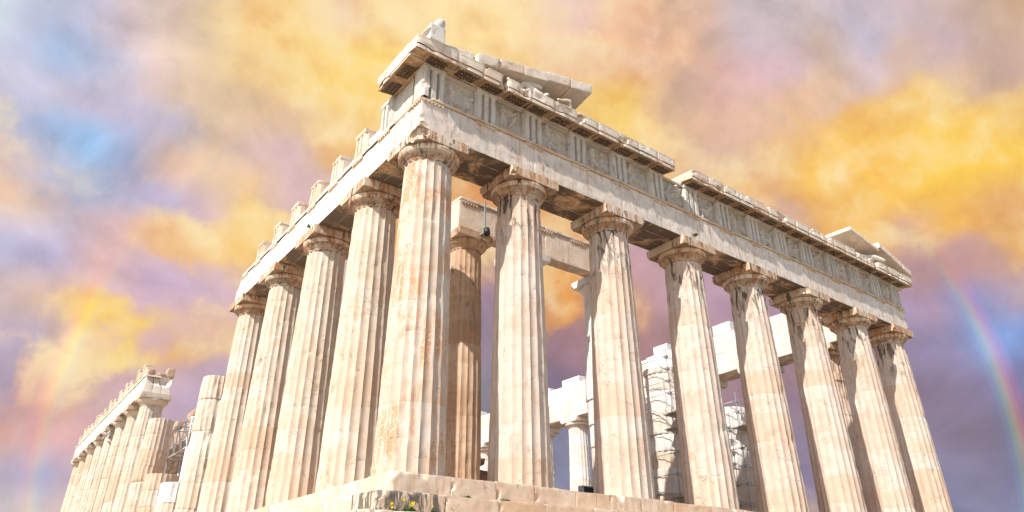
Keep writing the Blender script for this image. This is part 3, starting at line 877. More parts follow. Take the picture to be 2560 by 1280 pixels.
def strip(us, dd, zs, seed, wear=0.012, amp=0.004):
    """wall section: profile (u, d) extruded along z, for triglyphs"""
    us, dd, zs = np.asarray(us), np.asarray(dd), np.asarray(zs)
    U, Z = np.meshgrid(us, zs, indexing='ij')
    D = np.broadcast_to(dd[:, None], U.shape)
    V = np.stack([U.ravel(), D.ravel(), Z.ravel()], 1)
    S = V + seed * 2.3
    er = np.maximum(0, fbm(S * np.array([6, 1, 3]), 3, seed) - 0.0) * wear * 2.5 + fbm(S * 6, 2, seed + 1) * amp
    V[:, 1] += np.where(V[:, 1] < 0.05, er, 0)
    idx = np.arange(len(V)).reshape(U.shape)
    F = np.stack([idx[:-1, :-1], idx[1:, :-1], idx[1:, 1:], idx[:-1, 1:]], -1).reshape(-1, 4)
    return V, F


def triglyph(fr, uc, root, loc, seed, mat, w=0.845, ztop=None, back=0.6, d0=-0.02, chips=()):
    zt = ztop if ztop else ZG
    q = w / 12.0
    u0 = uc - w / 2
    g = 0.17
    us = [u0, u0, u0 + q * .9, u0 + 3.1 * q, u0 + 3.5 * q, u0 + 4.5 * q, u0 + 4.9 * q, u0 + 7.1 * q, u0 + 7.5 * q, u0 + 8.5 * q, u0 + 8.9 * q, u0 + 11.1 * q, u0 + 12 * q, u0 + 12 * q]
    dd = [back, g * .8, 0, 0, g, g, 0, 0, g, g, 0, 0, g * .8, back]
    dd = [d + d0 for d in dd]
    z1 = zt - 0.17
    zs = np.concatenate([np.linspace(ZF, z1, 14)])
    A = Acc()
    A.add(*strip(us, dd, zs, seed, 0.02))
    broken = ztop is not None
    A.add(*block((u0 - 0.004, d0 - 0.022, z1), (u0 + w + 0.004, back, zt), 0.06, 0.03 if broken else 0.016, seed + 5, 0.006, big=0.25 if broken else 0.03))
    V, F = A.get()
    for c in chips:
        V = carve(V, c[:3], c[3], seed)
    return put(fr, 'triglyph', (V, F), mat, root, loc, smooth=False)


def metope(fr, u0, u1, root, loc, seed, mat, figures=True):
    rng = random.Random(seed)
    nu, nz = 60, 60
    us, zs = np.linspace(u0, u1, nu), np.linspace(ZF, ZG - 0.005, nz)
    U, Z = np.meshgrid(us, zs, indexing='ij')
    x = (U - (u0 + u1) / 2) / ((u1 - u0) / 2)
    z = (Z - ZF) / (ZG - ZF) * 2 - 1
    hgt = np.zeros_like(U)
    caps = []
    if figures:
        for c in range(2):
            cx = (-0.42 if c == 0 else 0.38) + rng.uniform(-.1, .1)
            lean = rng.uniform(-.25, .25)
            caps += [((cx, -0.05), (cx + lean, 0.42), 0.2, 1.0), ((cx + lean * 1.3, 0.62), (cx + lean * 1.35, 0.66), 0.13, 0.9),
                     ((cx, -0.1), (cx - 0.12 + rng.uniform(-.1, .1), -0.85), 0.13, 0.8), ((cx, -0.1), (cx + 0.28 * rng.choice((-1, 1)), -0.55), 0.13, 0.9),
                     ((cx + lean, 0.36), (cx + lean + 0.45 * rng.choice((-1, 1)), 0.2 + rng.uniform(-.2, .3)), 0.08, 0.7)]
        if rng.random() < 0.5:
            caps += [((-0.5, -0.2), (0.3, -0.1), 0.24, 0.9), ((0.3, -0.1), (0.6, 0.4), 0.16, 0.9)]
    for (ax, az), (bx, bz), r, hh in caps:
        dx, dz = bx - ax, bz - az
        tt = np.clip(((x - ax) * dx + (z - az) * dz) / (dx * dx + dz * dz), 0, 1)
        dist = np.hypot(x - ax - tt * dx, z - az - tt * dz)
        hgt = np.maximum(hgt, hh * np.sqrt(np.maximum(0, 1 - (dist / r) ** 2)))
    V = np.stack([U.ravel(), np.zeros(U.size), Z.ravel()], 1)
    keep = np.clip(fbm(V * 3.2 + seed, 3, seed) * 1.6 + 0.55, 0, 1)
    V[:, 1] = 0.20 - hgt.ravel() * keep * 0.23 + fbm(V * 5 + seed, 4, seed + 2) * 0.022
    idx = np.arange(U.size).reshape(U.shape)
    F = np.stack([idx[:-1, :-1], idx[1:, :-1], idx[1:, 1:], idx[:-1, 1:]], -1).reshape(-1, 4)
    A = Acc().add(V, F)
    A.add(*block((u0, 0.27, ZF), (u1, 0.5, ZG - 0.006), 0.5, 0.01, seed))
    A.add(*block((u0 + 0.001, 0.055, ZG - 0.10), (u1 - 0.001, 0.2, ZG - 0.002), 0.08, 0.012, seed + 1, 0.004, big=0.03))
    return put(fr, 'metope', A.get(), mat, root, loc)


def regula(fr, uc, root, loc, seed, w=0.845):
    rng = random.Random(seed)
    A = Acc()
    A.add(*block((uc - w / 2, -0.055, ZT - 0.075), (uc + w / 2, 0.05, ZT - 0.002), 0.05, 0.014, seed, 0.006, big=0.05))
    for k in range(6):
        if rng.random() < 0.12:
            continue
        u = uc - w / 2 + w * (k + 0.5) / 6
        A.add(*tube((u, -0.022, ZT - 0.13), (u, -0.022, ZT - 0.07), 0.036, 8))
    return put(fr, 'regula', A.get(), M_TAENIA, root, loc)


def geison(fr, u0, u1, root, loc, seed, dz=0.0, mat=M_GEISON, left=0, right=0, chips=(), big=0.05, amp=0.006):
    """one cornice block: projecting profile with drip, worn"""
    rng = random.Random(seed)
    dz += rng.uniform(-0.018, 0.012)
    prof = [(1.5, 13.0), (0.06, 13.0), (0.03, 13.055), (-0.05, 13.10), (-0.35, 13.075), (-0.60, 13.04), (-0.645, 12.915), (-0.70, 12.915), (-0.705, 13.0), (-0.705, 13.045), (-0.675, 13.055), (-0.675, 13.085), (-0.73, 13.095),
            (-0.735, 13.2), (-0.735, 13.3), (-0.735, 13.38), (-0.745, 13.40), (-0.745, 13.445), (-0.5, 13.45), (0.3, 13.45), (1.5, 13.45)]
    pr = np.array(prof)
    pr[:, 1] += dz
    pr[:, 0] = np.where(pr[:, 0] < 0, pr[:, 0] * 0.86, pr[:, 0])
    n = max(5, int((u1 - u0) / 0.075))
    us = np.linspace(u0 + 0.004, u1 - 0.004, n)
    V = np.array([(u, d, z) for u in us for d, z in pr])
    k = len(pr)
    S = V + seed * 3.3
    edge = np.minimum(V[:, 0] - u0, u1 - V[:, 0])
    e = np.maximum(0, fbm(S * np.array([2.2, 2.2, 3.0]), 3, seed) - 0.12) * (0.10 + big * 2) + np.exp(-edge / 0.03) * 0.014 + np.maximum(0, 0.3 + fbm(S * 3, 2, seed + 3)) * np.exp(-edge / 0.08) * 0.05
    f = np.clip(-V[:, 1] / 0.5, 0, 1)
    topm = (V[:, 2] > 13.36 + dz) & (V[:, 1] < 0)
    botm = (V[:, 2] < 13.0 + dz) & (V[:, 1] < -0.5)
    V[:, 1] += e * f
    V[:, 2] += np.where(topm, -e * 1.1, 0) + np.where(botm, e * 0.9, 0) + fbm(S * 7, 2, seed + 1) * amp
    idx = np.arange(n * k).reshape(n, k)
    nx = np.roll(idx, -1, 1)
    F = [np.stack([idx[:-1], idx[1:], nx[1:], nx[:-1]], -1).reshape(-1, 4)[:, ::-1]]
    VV = [V]
    base = n * k
    for row, flip in ((0, False), (n - 1, True)):
        ring = V[row * k:(row + 1) * k]
        c = ring.mean(0)
        # end face as strips from the profile towards the back of the block
        rr = ring.copy()
        rr[:, 1] = ring[:, 1] * 0.35 + 0.35
        rr[:, 2] = 13.22 + dz + (ring[:, 2] - 13.22 - dz) * 0.5
        rr[:, 0] += (0.02 if row == 0 else -0.02) * 0 + fbm(rr * 5, 3, seed + 6) * 0.03
        VV.append(rr)
        cur = np.arange(base, base + k)
        base += k
        r2 = rr * 0.02 + rr.mean(0) * 0.98
        VV.append(r2)
        cur2 = np.arange(base, base + k)
        base += k
        for p_, q_ in ((idx[row], cur), (cur, cur2)):
            qd = np.stack([p_, np.roll(p_, -1), np.roll(q_, -1), q_], 1)
            F.append(qd if not flip else qd[:, ::-1])
    V = np.concatenate(VV)
    F = np.concatenate(F)
    for c in chips:
        V = carve(V, c[:3], c[3], seed)
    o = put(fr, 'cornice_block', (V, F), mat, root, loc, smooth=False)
    return o, dz


def mutule(fr, uc, parent, loc, seed, dz, w=0.74):
    rng = random.Random(seed)
    A = Acc()
    V, F = block((uc - w / 2, -0.50, 12.935 + dz), (uc + w / 2, -0.03, 13.12 + dz), 0.07, 0.02, seed, 0.008, big=0.08)
    # follows the slope of the soffit
    V[:, 2] += (V[:, 1] + 0.3) * 0.12
    A.add(V, F)
    for i in range(3):
        for k in range(6):
            if rng.random() < 0.3:
                continue
            u, d = uc - w / 2 + w * (k + 0.5) / 6, -0.44 + i * 0.165
            z = 12.935 + dz + (d + 0.3) * 0.12
            A.add(*tube((u, d, z - 0.022), (u, d, z + 0.02), 0.032, 6))
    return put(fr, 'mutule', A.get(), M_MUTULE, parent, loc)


def beam_row(fr, cuts, root, loc, seed, mat, z0=ZA, z1=ZT, thick=1.77, n=3, chips=(), big=0.03, res=0.1, taenia=True, ztop=None):
    rng = random.Random(seed)
    for i in range(len(cuts) - 1):
        for b in range(n):
            d0, d1 = thick * b / n, thick * (b + 1) / n - (0.012 if b < n - 1 else 0)
            V, F = block((cuts[i] + 0.004, d0 + rng.uniform(-.004, .004), z0), (cuts[i + 1] - 0.004, d1, z1), res if b == 0 else 0.14, 0.02, seed + i * 5 + b, 0.006,
                         [c for c in chips if cuts[i] - c[3] < c[0] < cuts[i + 1] + c[3]], big=big)
            put(fr, 'architrave_block', (V, F), mat, root, loc)


def east_entablature():
    L = (15.0, 0.13, ZA)
    root = thing('entablature', 'carved entablature with triglyphs, worn reliefs and cornice over the shaded front', 'entablature', L)
    cuts = [0.0 + 0.13] + FX[1:-1] + [30.75]
    rng = random.Random(8)
    ch = [(0.10, -0.05, 10.24, 0.36), (0.34, -0.06, 10.3, 0.16), (0.11, -0.03, 10.75, 0.12), (5.26, -0.03, 10.95, 0.09), (7.0, -0.05, 10.98, 0.07), (10.9, -0.04, 11.0, 0.07), (30.75, -0.03, 10.3, 0.25), (30.75, 0.0, 11.0, 0.15)]
    ch += [(x + rng.uniform(-.1, .1), -0.02, 10.33, rng.uniform(0.05, 0.12)) for x in FX[1:]]
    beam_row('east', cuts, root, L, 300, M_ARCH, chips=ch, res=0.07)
    # taenia, broken here and there
    for i in range(len(cuts) - 1):
        V, F = block((cuts[i] + 0.004, -0.062, ZT + 0.03), (cuts[i + 1] - 0.004, 1.77, ZF - 0.003), 0.07, 0.025, 340 + i, 0.006, [(0.3, -0.1, ZF, 0.25)] if i == 0 else [], big=0.09)
        put('east', 'taenia', (V, F), M_TAENIA, root, L)
    tri = [0.555, 2.64]
    for i in range(1, 7):
        tri += [FX[i], (FX[i] + FX[i + 1]) / 2]
    tri[-1] = 28.24
    tri += [30.325]
    for k, u in enumerate(tri):
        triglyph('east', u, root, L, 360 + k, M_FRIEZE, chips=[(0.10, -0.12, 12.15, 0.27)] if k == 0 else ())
        regula('east', u, root, L, 380 + k)
    for k in range(len(tri) - 1):
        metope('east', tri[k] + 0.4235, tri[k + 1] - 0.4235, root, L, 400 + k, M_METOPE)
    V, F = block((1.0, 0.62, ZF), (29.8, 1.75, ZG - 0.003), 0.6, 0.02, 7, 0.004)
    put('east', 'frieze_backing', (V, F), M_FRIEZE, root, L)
    # cornice blocks, one per mutule; a gap where blocks have fallen
    pos = []
    for k in range(len(tri) - 1):
        pos += [tri[k], (tri[k] + tri[k + 1]) / 2]
    pos.append(tri[-1])
    edges = [-0.50] + [(pos[k] + pos[k + 1]) / 2 for k in range(len(pos) - 1)] + [31.38]
    for k, u in enumerate(pos):
        a, b = edges[k], edges[k + 1]
        if a < 11.9 < b or 25.2 < (a + b) / 2 < 26.0:
            continue
        bg = 0.02 if k < 2 else rng.choice([0.05, 0.09, 0.14])
        if k == 2:
            bg = 0.25
        o, dz = geison('east', a, b, root, L, 430 + k, dz=0.03 if k < 2 else 0.0, big=bg)
        mutule('east', u if k else 0.45, o, L, 470 + k, dz)
    return root


def south_entablature():
    L = (0.13, 9.0, ZA)
    root = thing('entablature', 'sunlit flank entablature of the near columns, triglyph stumps standing like teeth', 'entablature', L)
    cuts = [1.91] + FY[1:5] + [18.35]
    # the corner return: the front's outer beam end shows here, so this run starts at the corner
    ch = []
    beam_row('south', cuts, root, L, 600, M_FARCH, chips=[(18.4, 0.0, 11.5, 0.55), (18.3, 0.2, 10.3, 0.2)], res=0.08)
    for i in range(len(cuts) - 1):
        V, F = block((cuts[i] + 0.004, -0.062, ZT), (min(cuts[i + 1], 17.5) - 0.004, 1.0, ZF - 0.003), 0.07, 0.025, 640 + i, 0.006, big=0.05)
        put('south', 'taenia', (V, F), M_FARCH, root, L)
    tri = [2.66, 4.71, 6.86, 9.0, 11.15, 13.29, 15.44, 17.2]
    regula('south', 0.56, root, L, 679)
    for k, u in enumerate(tri):
        regula('south', u, root, L, 680 + k)
        if k == 7:
            continue
        top = ZG if k < 1 else ZF + [0, 1.13, 1.1, 1.06, 1.02, 0.98, 0.9][k]
        triglyph('south', u, root, L, 660 + k, M_FRIEZE_O if k else M_FRIEZE, ztop=None if k < 1 else top, back=0.55)
    V, F = block((0.985, 0.10, ZF), (2.235, 0.5, ZG - .005), 0.1, 0.02, 690, 0.01)
    put('south', 'metope', (V, F), M_FRIEZE, root, L)
    for k in range(len(tri) - 2):
        a, b = tri[k] + 0.425, tri[k + 1] - 0.425
        V, F = block((a, 0.13, ZF), (b, 0.5, ZF + [0.62, 0.5, 0.42, 0.36, 0.3, 0.25][k]), 0.09, 0.05, 700 + k, 0.01, big=0.2)
        put('south', 'metope', (V, F), M_FARCH, root, L)
    # corner return of the cornice
    for k, (a, b) in enumerate([(-0.0, 1.45), (1.45, 2.35)]):
        o, dz = geison('south', a + (0.0 if k else 0.02), b, root, L, 720 + k, dz=0.03, big=0.01 if k == 0 else 0.12)
        mutule('south', (a + b) / 2 + (0.15 if k == 0 else 0), o, L, 730 + k, dz)
    return root


def far_flank_entablature():
    L = (0.13, 50.0, ZA)
    root = thing('entablature', 'distant flank entablature, a long sunlit beam topped by a comb of triglyph stumps', 'entablature', L)
    cuts = [FY[9] - 0.55] + FY[10:16] + [69.37]
    beam_row('south', cuts, root, L, 800, M_FARCH, res=0.2, big=0.06, chips=[(38.4, 0.6, 11.5, 0.5), (38.4, 1.3, 11.4, 0.45)])
    for i in range(len(cuts) - 1):
        V, F = block((cuts[i] + 0.004, -0.062, ZT), (cuts[i + 1] - 0.004, 1.0, ZF - 0.003), 0.15, 0.025, 840 + i, 0.006, big=0.08)
        put('south', 'taenia', (V, F), M_FARCH, root, L)
    u = FY[9] + 0.9
    k = 0
    while u < 69.2:
        triglyph('south', u, root, L, 860 + k, M_FRIEZE_O, ztop=ZF + 1.0 + 0.2 * math.sin(k * 2.3), back=0.6)
        u += 2.145
        k += 1
    for k, (d0, z1) in enumerate([(0.05, 12.1), (0.75, 11.95), (1.3, 12.35)]):
        V, F = block((38.5, d0, ZF + 0.002), (39.6, d0 + 0.5, z1), 0.12, 0.08, 880 + k, 0.02, big=0.5)
        put('south', 'rubble_backing', (V, F), M_RUBBLE, root, L)
    return root


def porch_entablature():
    z0 = 10.28
    L = (8.0, 4.84, z0)
    root = thing('entablature', 'bare peach architrave of the inner porch seen between the front columns, lamp hanging on it', 'entablature', L)
    cuts = [4.62, 9.05, 13.2]
    beam_row('porch', cuts, root, L, 900, M_INNER2, z0=z0, z1=11.58, thick=0.62, n=1)
    for i in range(2):
        V, F = block((cuts[i] + 0.004, -0.06, 11.58), (cuts[i + 1] - 0.004, 0.62, 11.72), 0.08, 0.03, 920 + i, 0.006, big=0.12)
        put('porch', 'taenia', (V, F), M_INNER2, root, L)
    for k, u in enumerate([5.1, 7.1, 9.05, 10.9, 12.7]):
        A = Acc()
        for q in range(6):
            uu = u - 0.35 + 0.14 * q
            A.add(*tube((uu, -0.02, 11.44), (uu, -0.02, 11.51), 0.035, 8))
        A.add(*block((u - 0.42, -0.05, 11.5), (u + 0.42, 0.05, 11.578), 0.06, 0.012, 930 + k))
        put('porch', 'regula', A.get(), M_TAENIA, root, L)
    return root


def north_entablature():
    L = (28.97, 20.0, ZA)
    root = thing('entablature', 'long white restored beam of the far colonnade, crossing behind the front columns', 'entablature', L)
    cuts = [2.0] + FY[1:11] + [46.5]
    beam_row('north', cuts, root, L, 950, M_NORTH, z1=11.66, thick=1.77, n=2, res=0.16, big=0.06)
    rng = random.Random(77)
    for i in range(len(cuts) - 1):
        V, F = block((cuts[i] + 0.004, 0.03, 11.665), (cuts[i + 1] - 0.004, 1.7, 13.0 + rng.uniform(-.1, .08)), 0.14, 0.03, 980 + i, 0.01, big=0.10)
        put('north', 'frieze_block', (V, F), M_NORTH if i % 3 else M_NEW, root, L)
    return root


M_INNER2 = marble('peach_marble', (0.72, 0.60, 0.47), (0.78, 0.70, 0.59), tint_amt=0.2, streak=0.4, vein=0.3, down=0.5)
east_entablature()
south_entablature()
far_flank_entablature()
porch_entablature()
north_entablature()

# blocks lying on the far beam
for k, (y0, y1, hh, lab) in enumerate([(10.2, 11.6, 0.62, 'white squared block on the far beam right of the fourth front column'),
                                       (15.6, 16.9, 0.6, 'small white block on the far beam above the scaffolded inner column'),
                                       (24.9, 27.0, 0.5, 'clean white slab on the far beam left of the third front column'),
                                       (28.6, 30.4, 0.3, 'flat white slab on the far beam beside the second front column'),
                                       (39.6, 41.6, 0.62, 'white block on the far beam low between corner column and its neighbour')]):
    loc = tuple(warp(np.array([[29.5, (y0 + y1) / 2, 13.0]]))[0])
    V, F = block((29.1, y0, 13.0), (30.3, y1, 13.05 + hh), 0.15, 0.02, 1100 + k, 0.004)
    tag(mk('marble_block', warp(V), F, M_NEW, None, loc), lab, 'stone block', 'loose blocks on the far beam')

# ------------------------------------------------------------------ pediment remains
def sloped(fr, u0, u1, d0, d1, zl, zr_, thick, seed, name, mat, root, loc, under=0.0, big=0.05, res=0.08, chips=()):
    """raking block: top edge runs from zl at u0 to zr at u1"""
    V, F = block((u0, d0, 0), (u1, d1, thick), res, 0.03, seed, 0.008, (), big=big)
    t = (V[:, 0] - u0) / (u1 - u0)
    # underside hollows upwards towards the wall
    w = np.clip((V[:, 1] - d0) / (d1 - d0), 0, 1)
    V[:, 2] = V[:, 2] - thick + zl + (zr_ - zl) * t - np.where(V[:, 2] < thick * 0.3, under * w, 0)
    for c in chips:
        V = carve(V, c[:3], c[3], seed)
    return put(fr, name, (V, F), mat, root, loc)


def pediment_left():
    L = (3.5, 0.2, ZC)
    root = thing('pediment_remnant', 'ruined pediment corner with raking cornice blocks over the near end of the front', 'pediment', L)

    def top(x):
        return 13.93 + 0.232 * (x - 1.93)
    # tympanum wall
    k = 0
    for (a, b, hb) in [(0.9, 2.6, 0.2), (2.6, 4.2, 0.0), (4.2, 5.8, 0.0), (5.8, 6.9, 0.0)]:
        V, F = block((a + 0.004, 0.72, ZC - 0.02), (b - 0.004, 1.3, top(b) - 0.35), 0.1, 0.03, 1200 + k, 0.01, big=0.05)
        t = np.clip((V[:, 2] - ZC) / 0.3, 0, 1)
        V[:, 2] += t * (V[:, 0] - b) * 0.232
        put('east', 'tympanum_slab', (V, F), M_INNER, root, L)
        k += 1
    for (a, b, h, s) in [(6.75, 7.35, 0.75, 3), (7.35, 7.75, 0.55, 4)]:
        V, F = block((a, 0.35, ZC - 0.02), (b, 1.1, ZC + h), 0.07, 0.06, 1210 + s, 0.01, big=0.3)
        put('east', 'tympanum_slab', (V, F), M_INNER if s == 3 else M_NORTH, root, L)
    xs = [1.85, 2.78, 3.82, 4.95, 6.05, 7.15]
    for i in range(5):
        sloped('east', xs[i] + 0.004, xs[i + 1] - 0.004, -0.62, 1.2, top(xs[i]) + 0.05 * (i % 2), top(xs[i + 1]) + 0.03 * (i % 2), 0.42, 1220 + i, 'raking_block', M_RAKE, root, L, under=0.32, big=0.22 if i < 2 else 0.12)
    # the long corner piece with its broken rounded end
    sloped('east', 0.35, 1.80, -0.42, 1.0, 13.74, 14.0, 0.30, 1230, 'raking_block', M_RAKE, root, L, big=0.06, chips=[(1.9, -0.5, 14.1, 0.25)])
    return root


pediment_left()


def px(u, v, y):
    """world point of the temple seen at that place, on the plane at depth y"""
    d = CF + CR * ((u - 1280) / 1785.0) + CU * ((640 - v) / 1785.0)
    t = (y - CAM_LOC[1]) / d[1]
    return CAM_LOC + d * t


def acroterion():
    L = tuple(warp(np.array([[0.25, 0.0, 13.6]]))[0])
    out = [(1068, 71), (1073, 64), (1084, 59), (1089, 53), (1096, 47), (1104, 48), (1111, 54), (1113, 64), (1112, 76), (1113, 86), (1102, 87), (1088, 82), (1076, 77)]
    ring = np.array([px(u, v, -0.42) for u, v in out])
    n = 40
    t = np.linspace(0, len(ring), n, endpoint=False)
    i = t.astype(int)
    fr = (t - i)[:, None]
    ring = ring[i] * (1 - fr) + ring[(i + 1) % len(ring)] * fr
    c = ring.mean(0)
    secs = []
    for k, (dy, sc) in enumerate([(-0.06, 0.86), (-0.02, 0.96), (0.05, 1.0), (0.2, 1.02), (0.34, 0.97), (0.42, 0.85)]):
        r = c + (ring - c) * sc + np.array([0, dy, 0])
        r = r + (fbm(r * 6, 3, 5)[:, None] * 0.05) * (r - c) / 0.3
        secs.append(r)
    A = Acc()
    V, F = loft(secs)
    A.add(V, F[:, ::-1])
    A.add(*block((0.0, -0.5, 13.25), (0.55, 0.15, float(c[2]) - 0.02), 0.08, 0.03, 3, 0.01))
    V, F = A.get()
    o = mk('broken_finial', V, F, M_STAT, None, L)
    tag(o, 'small broken stone finial perched on top of the near roof corner', 'finial')


acroterion()


def skin_thing(name, chains, loc, mat, label, cat, sub=2):
    """organic statue fragment grown from a skeleton of joints"""
    verts, edges, rad = [], [], []
    keys = {}
    for ch in chains:
        prev = None
        for p in ch:
            k = tuple(round(v, 4) for v in p[:3])
            if k not in keys:
                keys[k] = len(verts)
                verts.append(Vector(k) - Vector(loc))
                rad.append(p[3])
            if prev is not None:
                edges.append((prev, keys[k]))
            prev = keys[k]
    me = bpy.data.meshes.new(name)
    me.from_pydata([tuple(v) for v in verts], edges, [])
    o = bpy.data.objects.new(name, me)
    SC.collection.objects.link(o)
    o.location = loc
    m = o.modifiers.new('skin', 'SKIN')
    if not me.skin_vertices:
        me.skin_vertices.new()
    for i, r in enumerate(rad):
        me.skin_vertices[0].data[i].radius = (r, r)
    me.skin_vertices[0].data[0].use_root = True
    s = o.modifiers.new('smooth', 'SUBSURF')
    s.levels = s.render_levels = sub
    dg = bpy.context.evaluated_depsgraph_get()
    new = bpy.data.meshes.new_from_object(o.evaluated_get(dg))
    o.modifiers.clear()
    o.data = new
    new.polygons.foreach_set('use_smooth', np.full(len(new.polygons), True))
    new.materials.clear()
    new.materials.append(mat)
    tag(o, label, cat)
    return o


zf = 13.26
# reclining figure in the gable: hips, raised knees, torso and bent arm under the raking cornice
skin_thing('statue', [
    [(3.95, 0.18, zf + 0.12, 0.16), (4.1, 0.12, zf + 0.36, 0.17), (4.12, 0.05, zf + 0.62, 0.16), (4.4, -0.02, zf + 0.60, 0.13), (4.75, -0.08, zf + 0.62, 0.11), (4.95, -0.12, zf + 0.58, 0.07)],
    [(4.12, 0.05, zf + 0.62, 0.16), (4.3, -0.1, zf + 0.38, 0.13), (4.6, -0.25, zf + 0.14, 0.11), (4.85, -0.32, zf + 0.04, 0.09)],
    [(3.95, 0.18, zf + 0.12, 0.16), (3.75, 0.0, zf + 0.05, 0.12), (3.4, -0.25, zf + 0.03, 0.08), (3.2, -0.35, zf + 0.05, 0.06)],
], (4.1, 0.1, zf), M_STAT, 'headless grey reclining statue propped on one arm under the raking cornice', 'statue')
skin_thing('horse_head_statue', [
    [(5.0, 0.1, zf, 0.16), (5.02, 0.0, zf + 0.16, 0.14), (5.0, -0.2, zf + 0.2, 0.11), (4.97, -0.34, zf + 0.16, 0.085), (4.95, -0.44, zf + 0.1, 0.07)],
], (5.0, 0.1, zf), M_NORTH, 'small rounded horse head statue resting on the cornice right of the reclining statue', 'statue')
skin_thing('arm_statue', [
    [(5.35, -0.5, zf + 0.04, 0.05), (5.6, -0.45, zf + 0.13, 0.065), (5.95, -0.4, zf + 0.34, 0.075), (6.12, -0.38, zf + 0.40, 0.055)],
    [(5.95, -0.4, zf + 0.34, 0.075), (6.08, -0.36, zf + 0.14, 0.08), (6.0, -0.36, zf - 0.02, 0.09)],
    [(6.0, -0.36, zf - 0.02, 0.09), (5.75, -0.4, zf + 0.0, 0.05)],
], (5.9, -0.4, zf), M_GEISON, 'carved horse leg bent like a small arch on the cornice edge of the near gable', 'statue')


def pediment_right():
    L = (27.5, 0.2, ZC)
    root = thing('pediment_remnant', 'small broken pediment corner at the far right end of the front, with tilted slab', 'pediment', L)
    V, F = block((25.6, -0.63, 0), (28.25, 0.9, 0.2), 0.1, 0.04, 1400, 0.01, big=0.06)
    V[:, 2] += 14.68 - 0.185 * (V[:, 0] - 25.6) + (V[:, 1] + 0.55) * 0.02
    put('east', 'raking_block', (V, F), M_RAKE, root, L)
    for i, (a, b, za, zb_) in enumerate([(28.45, 29.6, 14.86, 14.54), (29.6, 30.65, 14.52, 14.22), (30.65, 31.5, 14.2, 13.93)]):
        sloped('east', a + 0.004, b - 0.004, -0.62, 0.9, za, zb_, 0.34, 1410 + i, 'raking_block', M_RAKE, root, L, under=0.05, big=0.05)
    for i, (a, b, h) in enumerate([(25.9, 27.2, 0.95), (27.2, 28.4, 0.72), (28.5, 29.6, 0.75), (29.6, 30.7, 0.45), (30.7, 31.3, 0.15)]):
        V, F = block((a, 0.75, ZC - 0.02), (b - 0.01, 1.4, ZC + h), 0.12, 0.03, 1420 + i, 0.01, big=0.08)
        put('east', 'tympanum_slab', (V, F), M_INNER, root, L)
    V, F = block((27.4, 0.0, 14.36), (28.1, 0.5, 14.62), 0.07, 0.05, 1430, 0.01, big=0.25)
    put('east', 'raking_block', (V, F), M_GEISON, root, L)
    return root


pediment_right()
skin_thing('horse_head_statue', [
    [(27.35, 0.25, zf, 0.26), (27.4, 0.1, zf + 0.3, 0.24), (27.65, -0.1, zf + 0.42, 0.17), (27.95, -0.3, zf + 0.36, 0.12), (28.2, -0.45, zf + 0.24, 0.10), (28.32, -0.5, zf + 0.18, 0.08)],
], (27.4, 0.2, zf), M_STAT, 'white horse head statue hanging its muzzle over the cornice at the right corner', 'statue')

# ------------------------------------------------------------------ inner wall ruin on the left, with a steel truss
def inner_wall():
    rng = random.Random(31)
    L = (5.2, 48.0, ZB)
    root = thing('ruined_wall', 'brown ruined inner wall of squared courses glimpsed left between the flank shafts', 'wall', L)
    z = ZB
    c = 0
    while z < 10.6:
        h = 0.52 if c else 1.17
        y = 40.0 + (0.6 if c % 2 else 0)
        while y < 58:
            w = rng.uniform(1.1, 1.4) if c else 1.2
            lim = 10.7 + 0.45 * math.sin(y * 1.3) + rng.uniform(-0.5, 0.4) if z > 9.0 else 99
            if z + h < lim:
                V, F = block((4.85 + rng.uniform(-.03, .03), y + .006, z + .004), (6.0, y + w - .006, z + h - .004), 0.25, 0.05, c * 40 + int(y * 3), 0.02, big=0.15)
                mk('wall_block', warp(V), F, M_RUBBLE if rng.random() < 0.75 else M_INNER, root, L)
            y += w
        z += h
        c += 1


inner_wall()


def truss():
    L = (3.6, 40.0, 5.6)
    root = thing('steel_truss', 'pale steel lattice truss bracing the ruined wall between the flank shafts', 'truss')
    root.location = L
    y0, y1, z0, z1, x = 38.0, 43.4, 6.9, 9.0, 3.7
    bars = [((x, y0, z0), (x, y1, z0)), ((x, y0, z1), (x, y1, z1)), ((x + 1, y0, z0), (x + 1, y1, z0)), ((x + 1, y0, z1), (x + 1, y1, z1))]
    m = 3
    for k in range(m + 1):
        y = y0 + (y1 - y0) * k / m
        bars += [((x, y, z0), (x, y, z1)), ((x + 1, y, z0), (x + 1, y, z1)), ((x, y, z0), (x + 1, y, z0)), ((x, y, z1), (x + 1, y, z1))]
        if k < m:
            y2 = y0 + (y1 - y0) * (k + 1) / m
            bars += [((x, y, z0), (x, y2, z1)), ((x, y, z1), (x + 1, y2, z0)), ((x + 1, y, z0), (x + 1, y2, z1))]
    for a, b in bars:
        V, F = tube(a, b, 0.05, 6)
        mk('steel_bar', V, F, M_ALU, root, L)
    for yy in (y0, y1):
        V, F = tube((x, yy, ZB - .2), (x, yy, z0), 0.07, 6)
        mk('steel_post', V, F, M_ALU, root, L)
        V, F = tube((x + 1, yy, ZB - .2), (x + 1, yy, z0), 0.07, 6)
        mk('steel_post', V, F, M_ALU, root, L)


truss()


def brace():
    loc = (1.4, FY[12] - 0.9, 9.4)
    A = Acc()
    y = FY[12]
    A.add(*tube((0.4, y - 1.4, 9.75), (0.5, y + 1.6, 9.1), 0.07, 6))
    A.add(*tube((0.4, y - 1.3, 9.1), (0.5, y + 1.6, 9.75), 0.07, 6))
    A.add(*tube((0.3, y - 1.5, 9.8), (0.3, y + 1.7, 9.8), 0.07, 6))
    V, F = A.get()
    tag(mk('steel_brace', warp(V), F, M_ALU, None, loc), 'crossed steel brace clamped under the distant flank beam beside a capital', 'brace')


brace()

